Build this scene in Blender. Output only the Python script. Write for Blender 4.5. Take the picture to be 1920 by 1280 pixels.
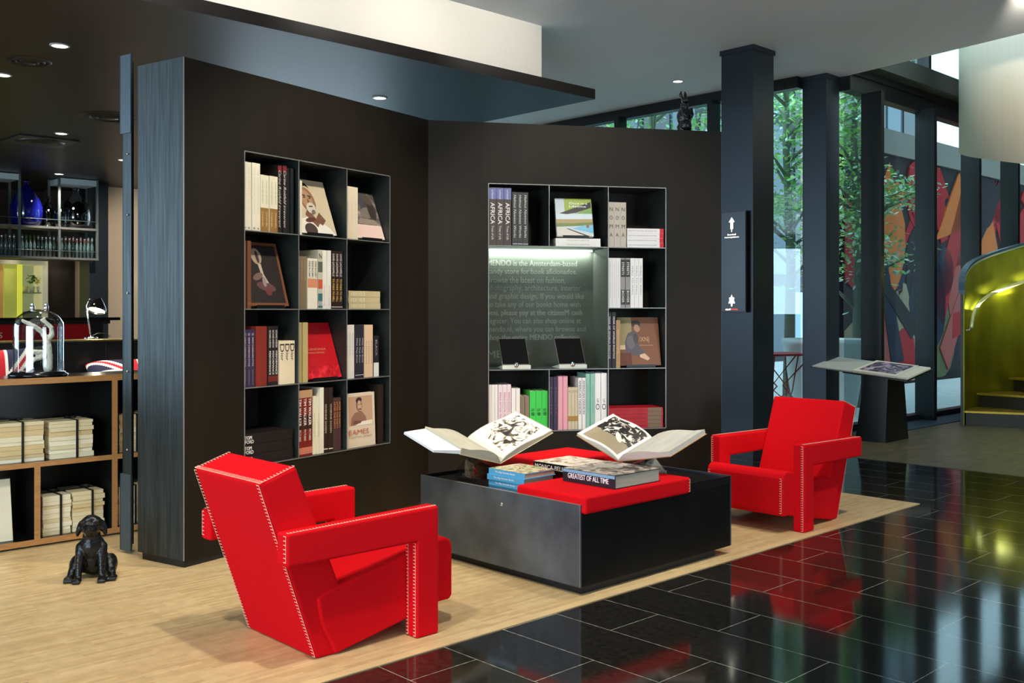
import bpy, bmesh, math, random
from mathutils import Vector, Matrix
random.seed(7)
R=math.radians
for o in list(bpy.data.objects): bpy.data.objects.remove(o)
SC=bpy.context.scene; COL=SC.collection
F=1874.0; CH=1.4; HV=582.0

# ------------------------------------------------------------------ camera, world, exposure
cam=bpy.data.cameras.new('camera'); co=bpy.data.objects.new('camera',cam); COL.objects.link(co)
co.location=(0,0,CH); co.rotation_euler=(R(90),0,0)
cam.sensor_width=36; cam.lens=F/1920*36; cam.shift_y=(HV-640)/1920; cam.clip_start=.05; cam.clip_end=200
SC.camera=co
SC.view_settings.view_transform='Standard'; SC.view_settings.look='None'
SC.view_settings.exposure=0.0; SC.view_settings.gamma=1; SC.view_settings.use_curve_mapping=False
W=bpy.data.worlds.new('sky'); SC.world=W; W.use_nodes=True
bg=W.node_tree.nodes['Background']; bg.inputs[0].default_value=(.66,.85,1,1); bg.inputs[1].default_value=4.4

def at(u,v,Y): return Vector(((u-960)/F*Y, Y, CH-(v-HV)/F*Y))
def ground(u,v,z=0): return at(u,v,(CH-z)*F/(v-HV))
# building grid: a runs to the right and back, b to the left and back
A=Vector((.7254,.6883,0)); B=Vector((-.6883,.7254,0)); PHI=math.atan2(.6883,.7254)
def ab(p,a,b,z=0): return Vector((p[0],p[1],0))+A*a+B*b+Vector((0,0,z))

# ------------------------------------------------------------------ materials
def s2l(c):
    return tuple((x/255/12.92 if x/255<=.04045 else ((x/255+.055)/1.055)**2.4) for x in c)
MATS={}
def mat(name,rgb,rough=.5,metal=0,spec=.5,noise=0,nscale=8,bump=0,bscale=60,stretch=(1,1,1),emit=0,coat=0,alpha=1,tint=None,sheen=0):
    if name in MATS: return MATS[name]
    m=bpy.data.materials.new(name); m.use_nodes=True; MATS[name]=m
    nt=m.node_tree; b=nt.nodes['Principled BSDF']; c=s2l(rgb)+(1,)
    b.inputs['Base Color'].default_value=c; b.inputs['Roughness'].default_value=rough
    b.inputs['Metallic'].default_value=metal; b.inputs['Specular IOR Level'].default_value=spec
    if coat: b.inputs['Coat Weight'].default_value=coat; b.inputs['Coat Roughness'].default_value=.08
    if sheen: b.inputs['Sheen Weight'].default_value=sheen
    if emit: b.inputs['Emission Color'].default_value=c; b.inputs['Emission Strength'].default_value=emit
    if noise or bump:
        tc=nt.nodes.new('ShaderNodeTexCoord'); mp=nt.nodes.new('ShaderNodeMapping')
        mp.inputs['Scale'].default_value=stretch; nt.links.new(tc.outputs['Object'],mp.inputs[0])
    if noise:
        n=nt.nodes.new('ShaderNodeTexNoise'); n.inputs['Scale'].default_value=nscale; n.inputs['Detail'].default_value=5
        nt.links.new(mp.outputs[0],n.inputs['Vector'])
        r=nt.nodes.new('ShaderNodeValToRGB'); k=noise
        t=tint and s2l(tint) or tuple(x*(1+k) for x in c[:3])
        r.color_ramp.elements[0].color=tuple(x*(1-k) for x in c[:3])+(1,); r.color_ramp.elements[0].position=.3
        r.color_ramp.elements[1].color=t+(1,); r.color_ramp.elements[1].position=.7
        nt.links.new(n.outputs[0],r.inputs[0]); nt.links.new(r.outputs[0],b.inputs['Base Color'])
    if bump:
        n2=nt.nodes.new('ShaderNodeTexNoise'); n2.inputs['Scale'].default_value=bscale; n2.inputs['Detail'].default_value=4
        nt.links.new(mp.outputs[0],n2.inputs['Vector'])
        bp=nt.nodes.new('ShaderNodeBump'); bp.inputs['Strength'].default_value=bump; bp.inputs['Distance'].default_value=.01
        nt.links.new(n2.outputs[0],bp.inputs['Height']); nt.links.new(bp.outputs[0],b.inputs['Normal'])
    return m
def glass(name,rgb=(255,255,255),refl=1.0,rough=0.0,ior=1.45):
    if name in MATS: return MATS[name]
    m=bpy.data.materials.new(name); m.use_nodes=True; MATS[name]=m; nt=m.node_tree
    for n in list(nt.nodes): nt.nodes.remove(n)
    o=nt.nodes.new('ShaderNodeOutputMaterial'); mx=nt.nodes.new('ShaderNodeMixShader')
    t=nt.nodes.new('ShaderNodeBsdfTransparent'); g=nt.nodes.new('ShaderNodeBsdfGlossy'); lw=nt.nodes.new('ShaderNodeLayerWeight'); lw.inputs[0].default_value=.5; pw=nt.nodes.new('ShaderNodeMath'); pw.operation='POWER'; pw.inputs[1].default_value=4.2; ma=nt.nodes.new('ShaderNodeMath'); ma.operation='MULTIPLY_ADD'; ma.inputs[1].default_value=.95; ma.inputs[2].default_value=.05
    mu=nt.nodes.new('ShaderNodeMath'); mu.operation='MULTIPLY'; mu.inputs[1].default_value=refl; mu.use_clamp=True
    t.inputs[0].default_value=s2l(rgb)+(1,); g.inputs['Roughness'].default_value=rough; 
    nt.links.new(lw.outputs['Facing'],pw.inputs[0]); nt.links.new(pw.outputs[0],ma.inputs[0]); nt.links.new(ma.outputs[0],mu.inputs[0]); nt.links.new(mu.outputs[0],mx.inputs[0])
    nt.links.new(t.outputs[0],mx.inputs[1]); nt.links.new(g.outputs[0],mx.inputs[2]); nt.links.new(mx.outputs[0],o.inputs[0])
    return m
def brick(name,c1,c2,cm,w,h,mortar,rough,off=.5,rot=0,freq=2,noise=.3,nscale=60,coat=0,spec=.5,bump=0,loc=(0,0),step=0):
    m=bpy.data.materials.new(name); m.use_nodes=True; nt=m.node_tree; b=nt.nodes['Principled BSDF']
    tc=nt.nodes.new('ShaderNodeTexCoord'); mp=nt.nodes.new('ShaderNodeMapping'); mp.inputs['Rotation'].default_value=(0,0,rot)
    mp.inputs['Location'].default_value=(loc[0],loc[1],0)
    nt.links.new(tc.outputs['Object'],mp.inputs[0])
    src=mp.outputs[0]
    if step:   # each row of tiles is shifted by a further step
        sx=nt.nodes.new('ShaderNodeSeparateXYZ'); nt.links.new(src,sx.inputs[0])
        d=nt.nodes.new('ShaderNodeMath'); d.operation='DIVIDE'; d.inputs[1].default_value=h; nt.links.new(sx.outputs[1],d.inputs[0])
        fl_=nt.nodes.new('ShaderNodeMath'); fl_.operation='FLOOR'; nt.links.new(d.outputs[0],fl_.inputs[0])
        ma=nt.nodes.new('ShaderNodeMath'); ma.operation='MULTIPLY_ADD'; ma.inputs[1].default_value=step; nt.links.new(fl_.outputs[0],ma.inputs[0]); nt.links.new(sx.outputs[0],ma.inputs[2])
        cx=nt.nodes.new('ShaderNodeCombineXYZ'); nt.links.new(ma.outputs[0],cx.inputs[0]); nt.links.new(sx.outputs[1],cx.inputs[1]); src=cx.outputs[0]
    br=nt.nodes.new('ShaderNodeTexBrick'); br.offset=off; br.offset_frequency=freq
    for k,v in (('Scale',1),('Brick Width',w),('Row Height',h),('Mortar Size',mortar),('Mortar Smooth',0),('Bias',0)): br.inputs[k].default_value=v
    br.inputs['Color1'].default_value=s2l(c1)+(1,); br.inputs['Color2'].default_value=s2l(c2)+(1,); br.inputs['Mortar'].default_value=s2l(cm)+(1,)
    nt.links.new(src,br.inputs['Vector'])
    n=nt.nodes.new('ShaderNodeTexNoise'); n.inputs['Scale'].default_value=nscale; n.inputs['Detail'].default_value=6
    nt.links.new(mp.outputs[0],n.inputs['Vector'])
    mr=nt.nodes.new('ShaderNodeMapRange'); mr.inputs[1].default_value=.3; mr.inputs[2].default_value=.7; mr.inputs[3].default_value=1-noise; mr.inputs[4].default_value=1+noise
    nt.links.new(n.outputs[0],mr.inputs[0])
    mx=nt.nodes.new('ShaderNodeMix'); mx.data_type='RGBA'; mx.blend_type='MULTIPLY'; mx.inputs[0].default_value=1
    nt.links.new(br.outputs[0],mx.inputs[6]); nt.links.new(mr.outputs[0],mx.inputs[7]); nt.links.new(mx.outputs[2],b.inputs['Base Color'])
    b.inputs['Roughness'].default_value=rough; b.inputs['Specular IOR Level'].default_value=spec
    if coat: b.inputs['Coat Weight'].default_value=coat; b.inputs['Coat Roughness'].default_value=.12
    MATS[name]=m; return m
def pm(rgb,rough=.6):   # printed paper / cloth of one colour
    return mat('print_%d_%d_%d'%rgb,rgb,rough)

STEEL=mat('blackened_steel',(28,23,15),.5,.0,.22,noise=.25,nscale=5,stretch=(1,1,.25),bump=.08,bscale=30)
STEELV=mat('brushed_steel_daylit',(66,74,76),.5,.8,.5,noise=.35,nscale=22,stretch=(3,3,.12),bump=.10,bscale=70)  # wall steel again, side daylight put into a paler, bluer colour
STEELT=mat('waxed_steel_daylit',(104,114,126),.46,.85,.55,noise=.35,nscale=4,bump=.05,bscale=20)  # table steel with its bluish daylight sheen put into the colour
EDGE=mat('bare_steel_edge',(150,150,145),.4,.6)
DARK=mat('black_lacquer',(16,17,18),.35,0,.5)
GLOSSK=mat('gloss_black_top',(14,14,14),.06,0,.6)
TOE=mat('dark_plinth',(18,20,24),.5)
RED=mat('red_wool_felt',(206,14,24),.95,0,.08,noise=.10,nscale=220,bump=.12,bscale=700)
STITCH=mat('cream_thread',(240,190,165),.8)
WHITE=mat('white_plaster',(206,210,210),.9,0,.1)
CEILW=mat('ceiling_plaster',(232,234,234),.9,0,.1)
CANOPY=mat('bronze_black_panel',(24,21,19),.4,.0,.35,noise=.15,nscale=2)
COLM=mat('column_black_panel',(52,60,68),.38,.55,.5)
MULL=mat('window_frame_black',(24,27,28),.35,.1,.5)
PLY=mat('oak_plywood_edge',(176,128,78),.5,0,.3,noise=.2,nscale=12,stretch=(1,1,14))
CHROME=mat('chrome',(220,220,220),.12,1)
BRASS=mat('brushed_brass',(150,150,38),.5,.8,.5,noise=.35,nscale=3,stretch=(1,1,.4))
PAPER=mat('page_block',(222,214,190),.8,0,.2,noise=.1,nscale=400,stretch=(1,.02,1))
PAPERG=mat('grey_page_block',(168,168,150),.8,noise=.12,nscale=260,stretch=(.02,.02,1))
GLASS=glass('window_glass',(226,240,240),1.3)
CLEAR=glass('clear_acrylic',(235,240,240),1.6)
JAR=glass('bell_jar_glass',(238,244,246),2.2)
BRONZE=mat('black_bronze',(22,24,26),.22,.4,.6,bump=.35,bscale=90)

# ------------------------------------------------------------------ mesh builder
class MB:
    def __init__(s): s.v=[]; s.f=[]; s.m=[]; s.sm=[]
    def add(s,vs,fs,mi=0,sm=False,M=None):
        n=len(s.v); s.v+=[(M@Vector(v)) if M else Vector(v) for v in vs]
        s.f+=[tuple(i+n for i in f) for f in fs]; s.m+=[mi]*len(fs); s.sm+=[sm]*len(fs); return s
    def box(s,x0,x1,y0,y1,z0,z1,mi=0,M=None):
        return s.add([(x0,y0,z0),(x1,y0,z0),(x1,y1,z0),(x0,y1,z0),(x0,y0,z1),(x1,y0,z1),(x1,y1,z1),(x0,y1,z1)],
          [(0,3,2,1),(4,5,6,7),(0,1,5,4),(1,2,6,5),(2,3,7,6),(3,0,4,7)],mi,False,M)
    def prism(s,poly,y0,y1,mi=0,axis='y',M=None):   # polygon (x,z) pushed along y, or (x,y) along z
        n=len(poly)
        if axis=='y': vs=[(p[0],y0,p[1]) for p in poly]+[(p[0],y1,p[1]) for p in poly]
        else: vs=[(p[0],p[1],y0) for p in poly]+[(p[0],p[1],y1) for p in poly]
        fs=[tuple(range(n)),tuple(range(2*n-1,n-1,-1))]+[(i,(i+1)%n,(i+1)%n+n,i+n) for i in range(n)]
        return s.add(vs,fs,mi,False,M)
    def lathe(s,prof,seg=28,mi=0,sm=True,M=None,cap=True):
        vs=[];fs=[];n=len(prof)
        for k in range(seg):
            t=2*math.pi*k/seg
            for r,z in prof: vs.append((r*math.cos(t),r*math.sin(t),z))
        for k in range(seg):
            for i in range(n-1):
                fs.append((k*n+i,((k+1)%seg)*n+i,((k+1)%seg)*n+i+1,k*n+i+1))
        if cap:
            if prof[0][0]>1e-5: fs.append(tuple(k*n for k in range(seg-1,-1,-1)))
            if prof[-1][0]>1e-5: fs.append(tuple(k*n+n-1 for k in range(seg)))
        return s.add(vs,fs,mi,sm,M)
    def tube(s,pts,r,seg=8,mi=0,sm=True):
        pts=[Vector(p) for p in pts]; rs=r if isinstance(r,(list,tuple)) else [r]*len(pts)
        vs=[];fs=[]; up=Vector((.13,.27,.95))
        for i,p in enumerate(pts):
            d=(pts[min(i+1,len(pts)-1)]-pts[max(i-1,0)]).normalized()
            x=d.cross(up); 
            if x.length<.05: x=d.cross(Vector((1,0,0)))
            x.normalize(); y=d.cross(x)
            for k in range(seg):
                t=2*math.pi*k/seg; vs.append(p+(x*math.cos(t)+y*math.sin(t))*rs[i])
        for i in range(len(pts)-1):
            for k in range(seg): fs.append((i*seg+k,i*seg+(k+1)%seg,(i+1)*seg+(k+1)%seg,(i+1)*seg+k))
        fs.append(tuple(range(seg-1,-1,-1))); fs.append(tuple((len(pts)-1)*seg+k for k in range(seg)))
        return s.add(vs,fs,mi,sm)
    def ell(s,c,r,rot=None,seg=16,mi=0):
        M=Matrix.Translation(c)@(rot.to_4x4() if rot else Matrix.Identity(4))@Matrix.Diagonal((r[0],r[1],r[2],1))
        n=seg//2; prof=[(math.sin(math.pi*i/n),-math.cos(math.pi*i/n)) for i in range(n+1)]
        prof[0]=(0.0005,-1); prof[-1]=(.0005,1)
        return s.lathe(prof,seg,mi,True,M)
    def mesh(s,name,mats):
        me=bpy.data.meshes.new(name); me.from_pydata([tuple(v) for v in s.v],[],s.f)
        for m in (mats if isinstance(mats,(list,tuple)) else [mats]): me.materials.append(m)
        for p,mi,sm in zip(me.polygons,s.m,s.sm): p.material_index=mi; p.use_smooth=sm
        bm=bmesh.new(); bm.from_mesh(me); bmesh.ops.recalc_face_normals(bm,faces=bm.faces); bm.to_mesh(me); bm.free()
        me.update(); return me
    def build(s,name,mats,parent=None,loc=(0,0,0),rz=0,bevel=0,seg=2):
        return link(name,s.mesh(name,mats),parent,loc,rz,bevel,seg)
def link(name,me,parent=None,loc=(0,0,0),rz=0,bevel=0,seg=2):
    o=bpy.data.objects.new(name,me); COL.objects.link(o); o.location=loc; o.rotation_euler=(0,0,rz)
    if parent: o.parent=parent
    if bevel:
        b=o.modifiers.new('bevel','BEVEL'); b.width=bevel; b.segments=seg; b.limit_method='ANGLE'; b.angle_limit=R(35)
    return o
def tag(o,label,cat,group=None):
    o['label']=label; o['category']=cat
    if group: o['group']=group
    return o
def thing(name,label,cat,loc=(0,0,0),rz=0,group=None):
    o=bpy.data.objects.new(name,None); COL.objects.link(o); o.location=loc; o.rotation_euler=(0,0,rz); o.empty_display_size=.1
    return tag(o,label,cat,group)
def struct(o): o['kind']='structure'; return o
KIDS={}
def copy_tree(o,parent=None,**kw):
    c=o.copy(); COL.objects.link(c)
    if parent: c.parent=parent
    for ch in [x for x in COL.objects if x.parent==o]: copy_tree(ch,c)
    return c
_T={}
def text_raw(s,bold=0.0,shear=0.0,space=1.0,lines=False):
    k=(s,bold,shear,space)
    if k in _T: return _T[k]
    cu=bpy.data.curves.new('t','FONT'); cu.body=s; cu.size=1; cu.offset=bold; cu.shear=shear; cu.space_character=space; cu.resolution_u=2
    ob=bpy.data.objects.new('t',cu); COL.objects.link(ob); bpy.context.view_layer.update()
    dg=bpy.context.evaluated_depsgraph_get(); me=ob.evaluated_get(dg).to_mesh()
    vs=[(v.co.x,v.co.y) for v in me.vertices]; fs=[tuple(p.vertices) for p in me.polygons]
    ob.evaluated_get(dg).to_mesh_clear(); bpy.data.objects.remove(ob); bpy.data.curves.remove(cu)
    x0=min(v[0] for v in vs); x1=max(v[0] for v in vs); y0=min(v[1] for v in vs); y1=max(v[1] for v in vs)
    _T[k]=([((x-x0)/(x1-x0),(y-y0)/(y1-y0)) for x,y in vs],fs,(x1-x0),(y1-y0)); return _T[k]
def add_text(mb,s,o,ex,ey,L,H,mi=0,**kw):  # o = lower left corner, ex reading direction, ey up direction
    if kw.get('bold',0) and ('M' in s or 'W' in s):   # heavier letters by a second, slightly shifted strike
        kw=dict(kw,bold=0); d=Vector(ex)*(H*.05); n=Vector(ex).cross(Vector(ey))*.00012
        add_text(mb,s,Vector(o)+d+n,ex,ey,L,H,mi,**kw)
    vs,fs,_,_=text_raw(s,**kw); o=Vector(o); ex=Vector(ex); ey=Vector(ey)
    mb.add([o+ex*(x*L)+ey*(y*H) for x,y in vs],fs,mi)

# ------------------------------------------------------------------ lamps
def downlight(p,power,aim,label,cone=70,blend=.6,color=(1,.91,.78),r=.055,emit=14,size=.06):
    t=thing('downlight',label,'ceiling light',p,0)
    m=MB(); m.lathe([(r*1.25,0),(r*1.25,-.006),(r,-.008),(r,0)],24,cap=False); m.build('trim_ring',mat('lamp_trim',(150,150,150),.4),t)
    m=MB(); m.lathe([(r,-.001),(r,-.004)],24); m.build('lens',mat('lamp_lens',(255,244,225),.5,emit=emit),t)
    if power:
        l=bpy.data.lights.new('spot','SPOT'); l.energy=power; l.spot_size=R(cone); l.spot_blend=blend; l.color=color; l.shadow_soft_size=size
        o=bpy.data.objects.new('spot_beam',l); COL.objects.link(o); o.parent=t; o.location=(0,0,-.05)
        d=Vector(aim)-Vector(p); o.rotation_euler=d.to_track_quat('-Z','Y').to_euler()
    return t
def area(name,p,aim,sx,sy,power,color):
    l=bpy.data.lights.new(name,'AREA'); l.shape='RECTANGLE'; l.size=sx; l.size_y=sy; l.energy=power; l.color=color
    o=bpy.data.objects.new(name,l); COL.objects.link(o); o.location=p
    o.rotation_euler=(Vector(aim)-Vector(p)).to_track_quat('-Z','Y').to_euler(); return o
HC=4.1; HK=3.3
# unseen fill light added behind the camera, aimed up at the ceiling
area('rear_fill_light',ab((0,0),-6.3,.8,1.9),ab((0,0),0,.8,4.2),6.5,2.8,600,(.74,.88,1))
# unseen fill light added on the right to brighten the ceiling
area('right_fill_light',ab((0,0),4.5,-8.1,1.7),ab((0,0),8,2,4.4),4.6,2.2,140,(.86,.94,1))
# daylight through the tall side windows at far left
area('side_window_daylight',(-11.2,5.2,1.7),(0,5.2,1.2),7.5,2.6,560,(.62,.82,1))
# daylight falling into the double-height void over the stairs
area('void_daylight',(7.2,9.0,7.2),(6.6,10.6,1),3,4,260,(.75,.9,1))
KC0=Vector((.749,8.99,0))
for k_ in (0,1,2):
    q=KC0+A*(-.9-1.5*k_)+B*(-.75); downlight((q.x,q.y,HC),60,tuple(q+B*1.43-Vector((0,0,-HC+.5))),'%s wall-washing spot in the ceiling before the white bulkhead'%('rightmost','middle','leftmost')[k_].replace('t ','t '),100,color=(1,.93,.84))
LIGHTS=[ # position, power, aim, where
 ((.55,5.0),330,(-1.1,6.2,1.2),'recessed ceiling spot aimed at the left bookcase',62),
 ((1.15,4.9),260,(.55,7.5,1.2),'recessed ceiling spot aimed at the right bookcase',58),
 ((-.15,3.2),350,(-.9,4.3,0),'recessed ceiling spot over the nearest red armchair',66),
 ((2.7,5.4),330,(1.9,6.6,0),'recessed ceiling spot over the far red armchair',60),
 ((1.3,5.2),170,(.5,5.8,.4),'recessed ceiling spot over the low book table',50),
 ((-1.5,2.4),300,(-1.9,4.2,0),'recessed ceiling spot over the oak floor',80),
]
for (x,y),pw,aim,lab,cone in LIGHTS: downlight((x,y,HC),pw,aim,lab,cone)
downlight((4.2,8.3,HC),330,(6.0,10.7,3.6),'added unseen ceiling spot brightening the pale stair drum',50)  # unseen spot added to brighten the drum
for (x,y,z),pw,aim,lab in (((-6.3,13.9,HK),170,(-6.9,15.2,1.2),'recessed canopy spot over the hanging bottle rack'),((-4.9,12.6,HK),240,(-5.2,14.9,1.9),'recessed canopy spot washing the beige wall'),
      ((-2.9,5.9,HK),120,(-3.0,6.6,.9),'recessed canopy spot over the plywood shelf')): downlight((x,y,z),pw,aim,lab,75)  # canopy spots added to brighten the rack, beige wall and shelf
p=at(1271,152,2.7*F/430); downlight((p.x,p.y,HC),120,(p.x,p.y,0),'recessed round spot in the white ceiling above the hare statue',90)
for (u,v),lab,pw in (((112,85),'largest recessed spot in the dark canopy at upper left',200),((5,140),'recessed spot in the dark canopy at the far left edge',120),
      ((115,250),'small recessed spot in the dark canopy beside the square vent',160),((712,183),'recessed spot in the dark canopy above the left bookcase',60)):
    Y=(HK-CH)*F/(HV-v); q=at(u,v,Y); downlight((q.x,q.y,HK),pw,(q.x,q.y,0),lab,80)

# ------------------------------------------------------------------ floors, ceilings, walls
F1=Vector((2.95,7.23,0))
TILE=brick('black_granite_tiles',(30,29,25),(37,35,31),(150,152,140),.86,.3335,.0019,.08,off=0,rot=-(PHI+math.pi/2),noise=.55,nscale=38,spec=.6,loc=(-.159,.3245),step=-.33)
PARQ=brick('oak_strip_parquet',(204,180,134),(186,158,112),(182,152,108),.23,.021,.0006,.38,off=.37,rot=-PHI,noise=.10,nscale=16,spec=.35)
PARQ2=brick('worn_timber_blocks',(112,100,72),(88,80,60),(64,58,44),.16,.05,.002,.35,off=.5,rot=-PHI,noise=.25,nscale=8,spec=.4)
def abpoly(p0,pts,z0,z1):
    m=MB(); m.prism([tuple(ab(p0,a,b)[:2]) for a,b in pts],z0,z1,axis='z'); return m
fl=MB(); fl.box(-16,16,-9,19,-.12,0); fl=fl.build('floor',TILE); struct(fl)
# shift the tile joints onto the photographed ones
fw=abpoly(F1,[(-5.85,0),(0,0),(0,11.5),(-14,11.5),(-14,.77),(-5.85,.77)],0,.004).build('floor_oak',PARQ); struct(fw)
fb=abpoly(F1,[(1.8,-5),(9.5,-5),(9.5,3.4),(1.8,3.4)],0,.003).build('floor_timber',PARQ2); struct(fb)
# border boards along the edge of the oak floor
fe=MB(); 
for q in ([(-5.85,-.0),(.0,-.0),(.0,.05),(-5.85,.05)],): fe.prism([tuple(ab(F1,a,b)[:2]) for a,b in q],.004,.0046,axis='z')
struct(fe.build('trim_1',mat('oak_border_board',(206,180,132),.4,noise=.1,nscale=6)))
# white ceiling with the cut-out of the stair void
E1=Vector((4.98,9.73,0)); E2=Vector((3.86,11.5,0))
Ed=(E1-E2).normalized(); E0=E1+Ed*9
ce=MB(); ce.prism([(-16,-9),(E0.x,-9),(E0.x,E0.y),(E1.x,E1.y),(E2.x,E2.y),(3.5,11.75),(-3.6,19),(-16,19)],HC,HC+.35,axis='z')
struct(ce.build('ceiling',CEILW))
cv=MB(); cv.prism([(2.5,-9),(16,-9),(16,19.5),(3.2,11.2)],7.4,7.6,axis='z'); struct(cv.build('ceiling_void',WHITE))
# dark canopy
KC=at(1116,186,(HK-CH)*F/396); 
cn=abpoly(KC,[(0,0),(0,12.5),(-14,12.5),(-14,0)],HK,HK+.09).build('ceiling_canopy',CANOPY); struct(cn)
bk=abpoly(KC,[(0,.68),(0,.8),(-14,.8),(-14,.68)],HK+.09,HC).build('wall_bulkhead',mat('bright_plaster',(232,226,214),.9)); struct(bk)
# enclosing walls: rear wall open for the fill light, left wall, right wall, far back walls
rw=MB(); o=(0,0)
def wallseg(m,p0,a0,a1,b0,b1,z0,z1): m.prism([tuple(ab(p0,a,b)[:2]) for a,b in ((a0,b0),(a1,b0),(a1,b1),(a0,b1))],z0,z1,axis='z')
wallseg(rw,o,-6,-5.8,-8,-3,0,HC); wallseg(rw,o,-6,-5.8,4.6,14,0,HC); wallseg(rw,o,-6,-5.8,-3,4.6,0,.4); wallseg(rw,o,-6,-5.8,-3,4.6,3.5,HC)
struct(rw.build('wall_rear',mat('rear_wall_grey',(70,68,66),.8)))
sw=MB(); wallseg(sw,o,-5.8,2,-8,-7.8,0,7.4); wallseg(sw,o,7,18.4,-8,-7.8,0,7.4); wallseg(sw,o,2,7,-8,-7.8,0,.5); wallseg(sw,o,2,7,-8,-7.8,2.9,7.4); struct(sw.build('wall_right',mat('side_wall_grey',(60,58,56),.8)))
DKW=mat('bar_back_wall_brown',(40,30,24),.6); BEI=mat('beige_wall',(206,182,156),.8)
lw=MB(); wallseg(lw,o,-8,8.9,16.8,17,0,HK); struct(lw.build('wall_back',DKW))
lw=MB(); lw.box(-11.0,-10.85,-6,1.4,0,HC); lw.box(-11.0,-10.85,9,15,0,HC); lw.box(-11.0,-10.85,1.4,9,0,.35); lw.box(-11.0,-10.85,1.4,9,3.05,HC)
for y in (3.2,5.1,7.0): lw.box(-11.0,-10.9,y,y+.06,.35,3.05)
struct(lw.build('wall_left',DARK))

# ------------------------------------------------------------------ glass fronts
P1=Vector((3.40,11.42,0)); P2=Vector((3.95,11.58,0))
def vwall(p0,d,n,s0,s1,z0,z1,t,name,mt,o0=0):  # slab along direction d from p0, thickness t along n
    m=MB(); q=[p0+d*s0+n*o0,p0+d*s1+n*o0,p0+d*s1+n*(o0+t),p0+d*s0+n*(o0+t)]
    m.prism([(x.x,x.y) for x in q],z0,z1,axis='z'); return m
def front(name,p0,d,n,edges,z1,ztop,sill=.08,mw=.075,md=.2,posts=()):
    f=MB()
    def sl(s0,s1,za,zb,o0,t):
        q=[p0+d*s0+n*o0,p0+d*s1+n*o0,p0+d*s1+n*(o0+t),p0+d*s0+n*(o0+t)]; f.prism([(x.x,x.y) for x in q],za,zb,axis='z')
    sl(edges[0],edges[-1],0,sill,-.02,.14); sl(edges[0],edges[-1],z1,ztop,-.02,.14)
    for e in posts: sl(e,e+mw,0,z1+.02,-md,md+.05)
    fo=f.build(name,MULL); struct(fo)
    g=MB()
    q=[p0+d*edges[0]+n*.05,p0+d*edges[-1]+n*.05,p0+d*edges[-1]+n*.058,p0+d*edges[0]+n*.058]; g.prism([(x.x,x.y) for x in q],sill,z1,axis='z')
    g.build('pane',GLASS,fo)
    return fo
front('window_1',P1,B,A,[.148,8.5],3.97,HC+.02,posts=(1.25,2.75,4.25,5.75),md=.12)
wf=front('window_2',P2,A,B,[-.10,7.5],3.94,4.12,posts=(.29,1.715,3.12,4.52,5.9))
# beam over window 2 and the upper glazing of the void
m=MB(); 
def slab2(m,s0,s1,za,zb,o0,t):
    q=[P2+A*s0+B*o0,P2+A*s1+B*o0,P2+A*s1+B*(o0+t),P2+A*s0+B*(o0+t)]; m.prism([(x.x,x.y) for x in q],za,zb,axis='z')
slab2(m,-.1,7.5,4.20,4.42,-.22,.4); struct(m.build('trim_2',mat('beam_paint',(62,66,60),.45)))
m=MB(); slab2(m,-.1,7.5,4.12,4.20,-.05,.10); struct(m.build('trim_3',mat('rail_black',(20,22,24),.4)))
m=MB(); 
for s in (.3,1.9,3.4,4.9,6.4): slab2(m,s,s+.07,4.42,7.4,-.05,.15)
slab2(m,-.1,7.5,5.9,6.0,-.05,.15); uf=m.build('window_3',MULL); struct(uf)
m=MB(); slab2(m,-.1,7.5,4.42,7.4,.03,.008); m.build('pane',GLASS,uf)
m=MB(); slab2(m,7.5,7.7,0,7.4,-13.6,13.8); struct(m.build('wall_far',mat('far_wall_dark',(40,16,18),.7)))
m=MB(); slab2(m,.0,7.5,0,.012,-.42,.40); struct(m.build('trim_4',mat('door_mat_blue_grey',(34,52,66),.7)))
# columns
def column(corner,s,label,sign=False):
    t=thing('column',label,'column',(corner.x,corner.y,0),PHI)
    m=MB(); m.box(0,s,0,s,.0,HC); m.build('shaft',COLM,t,bevel=.003,seg=1)
    m=MB(); m.box(-.012,s+.012,-.012,s+.012,HC-.05,HC); m.build('collar',COLM,t)
    return t
c1=column(Vector((2.446,10.14,0)),.385,'square black steel column with a small lit sign on its left face')
c2=column(Vector((3.574,11.37,0)),.30,'slimmer square black column at the corner of the glass front')
# wayfinding sign on column 1's left face (x=0 plane of the column frame)
sg=thing('wayfinding_sign','slim grey sign panel with glowing arrow and small figures fixed to the black column','sign',c1.location,PHI)
zt=CH-(397-HV)/F*10.3; zb=CH-(585-HV)/F*10.3
m=MB(); m.box(-.05,0,.05,.385,zb,zt); m.build('sign_box',DARK,sg)
m=MB(); m.box(-.056,-.05,.055,.38,zb+.012,zt-.012); m.build('face_plate',mat('sign_face',(66,76,84),.35,.2),sg)
GLOW=mat('sign_glow_white',(255,245,225),.5,emit=3); GLOWR=mat('sign_glow_red',(255,70,70),.5,emit=2)
def sgy(f): return .38-(f)*.325
X=-.0575; cy=sgy(.5); z=zt-.06
def sq(m,ya,yb,za,zb_): m.add([(X,ya,za),(X,yb,za),(X,yb,zb_),(X,ya,zb_)],[(0,1,2,3)])
m=MB(); m.add([(X,cy,z),(X,cy+.035,z-.05),(X,cy-.035,z-.05)],[(0,1,2)]); sq(m,cy-.016,cy+.016,z-.12,z-.045); sq(m,cy-.005,cy+.005,z-.15,z-.12)
m.build('lit_arrow',GLOW,sg)
m=MB(); add_text(m,'hotel',(X,cy+.05,z-.185),(0,-1,0),(0,0,1),.10,.016,bold=.02); add_text(m,'reception',(X,cy+.085,z-.215),(0,-1,0),(0,0,1),.17,.018,bold=.02)
m.build('lit_lettering',GLOW,sg)
z=zb+.13; m=MB()
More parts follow.
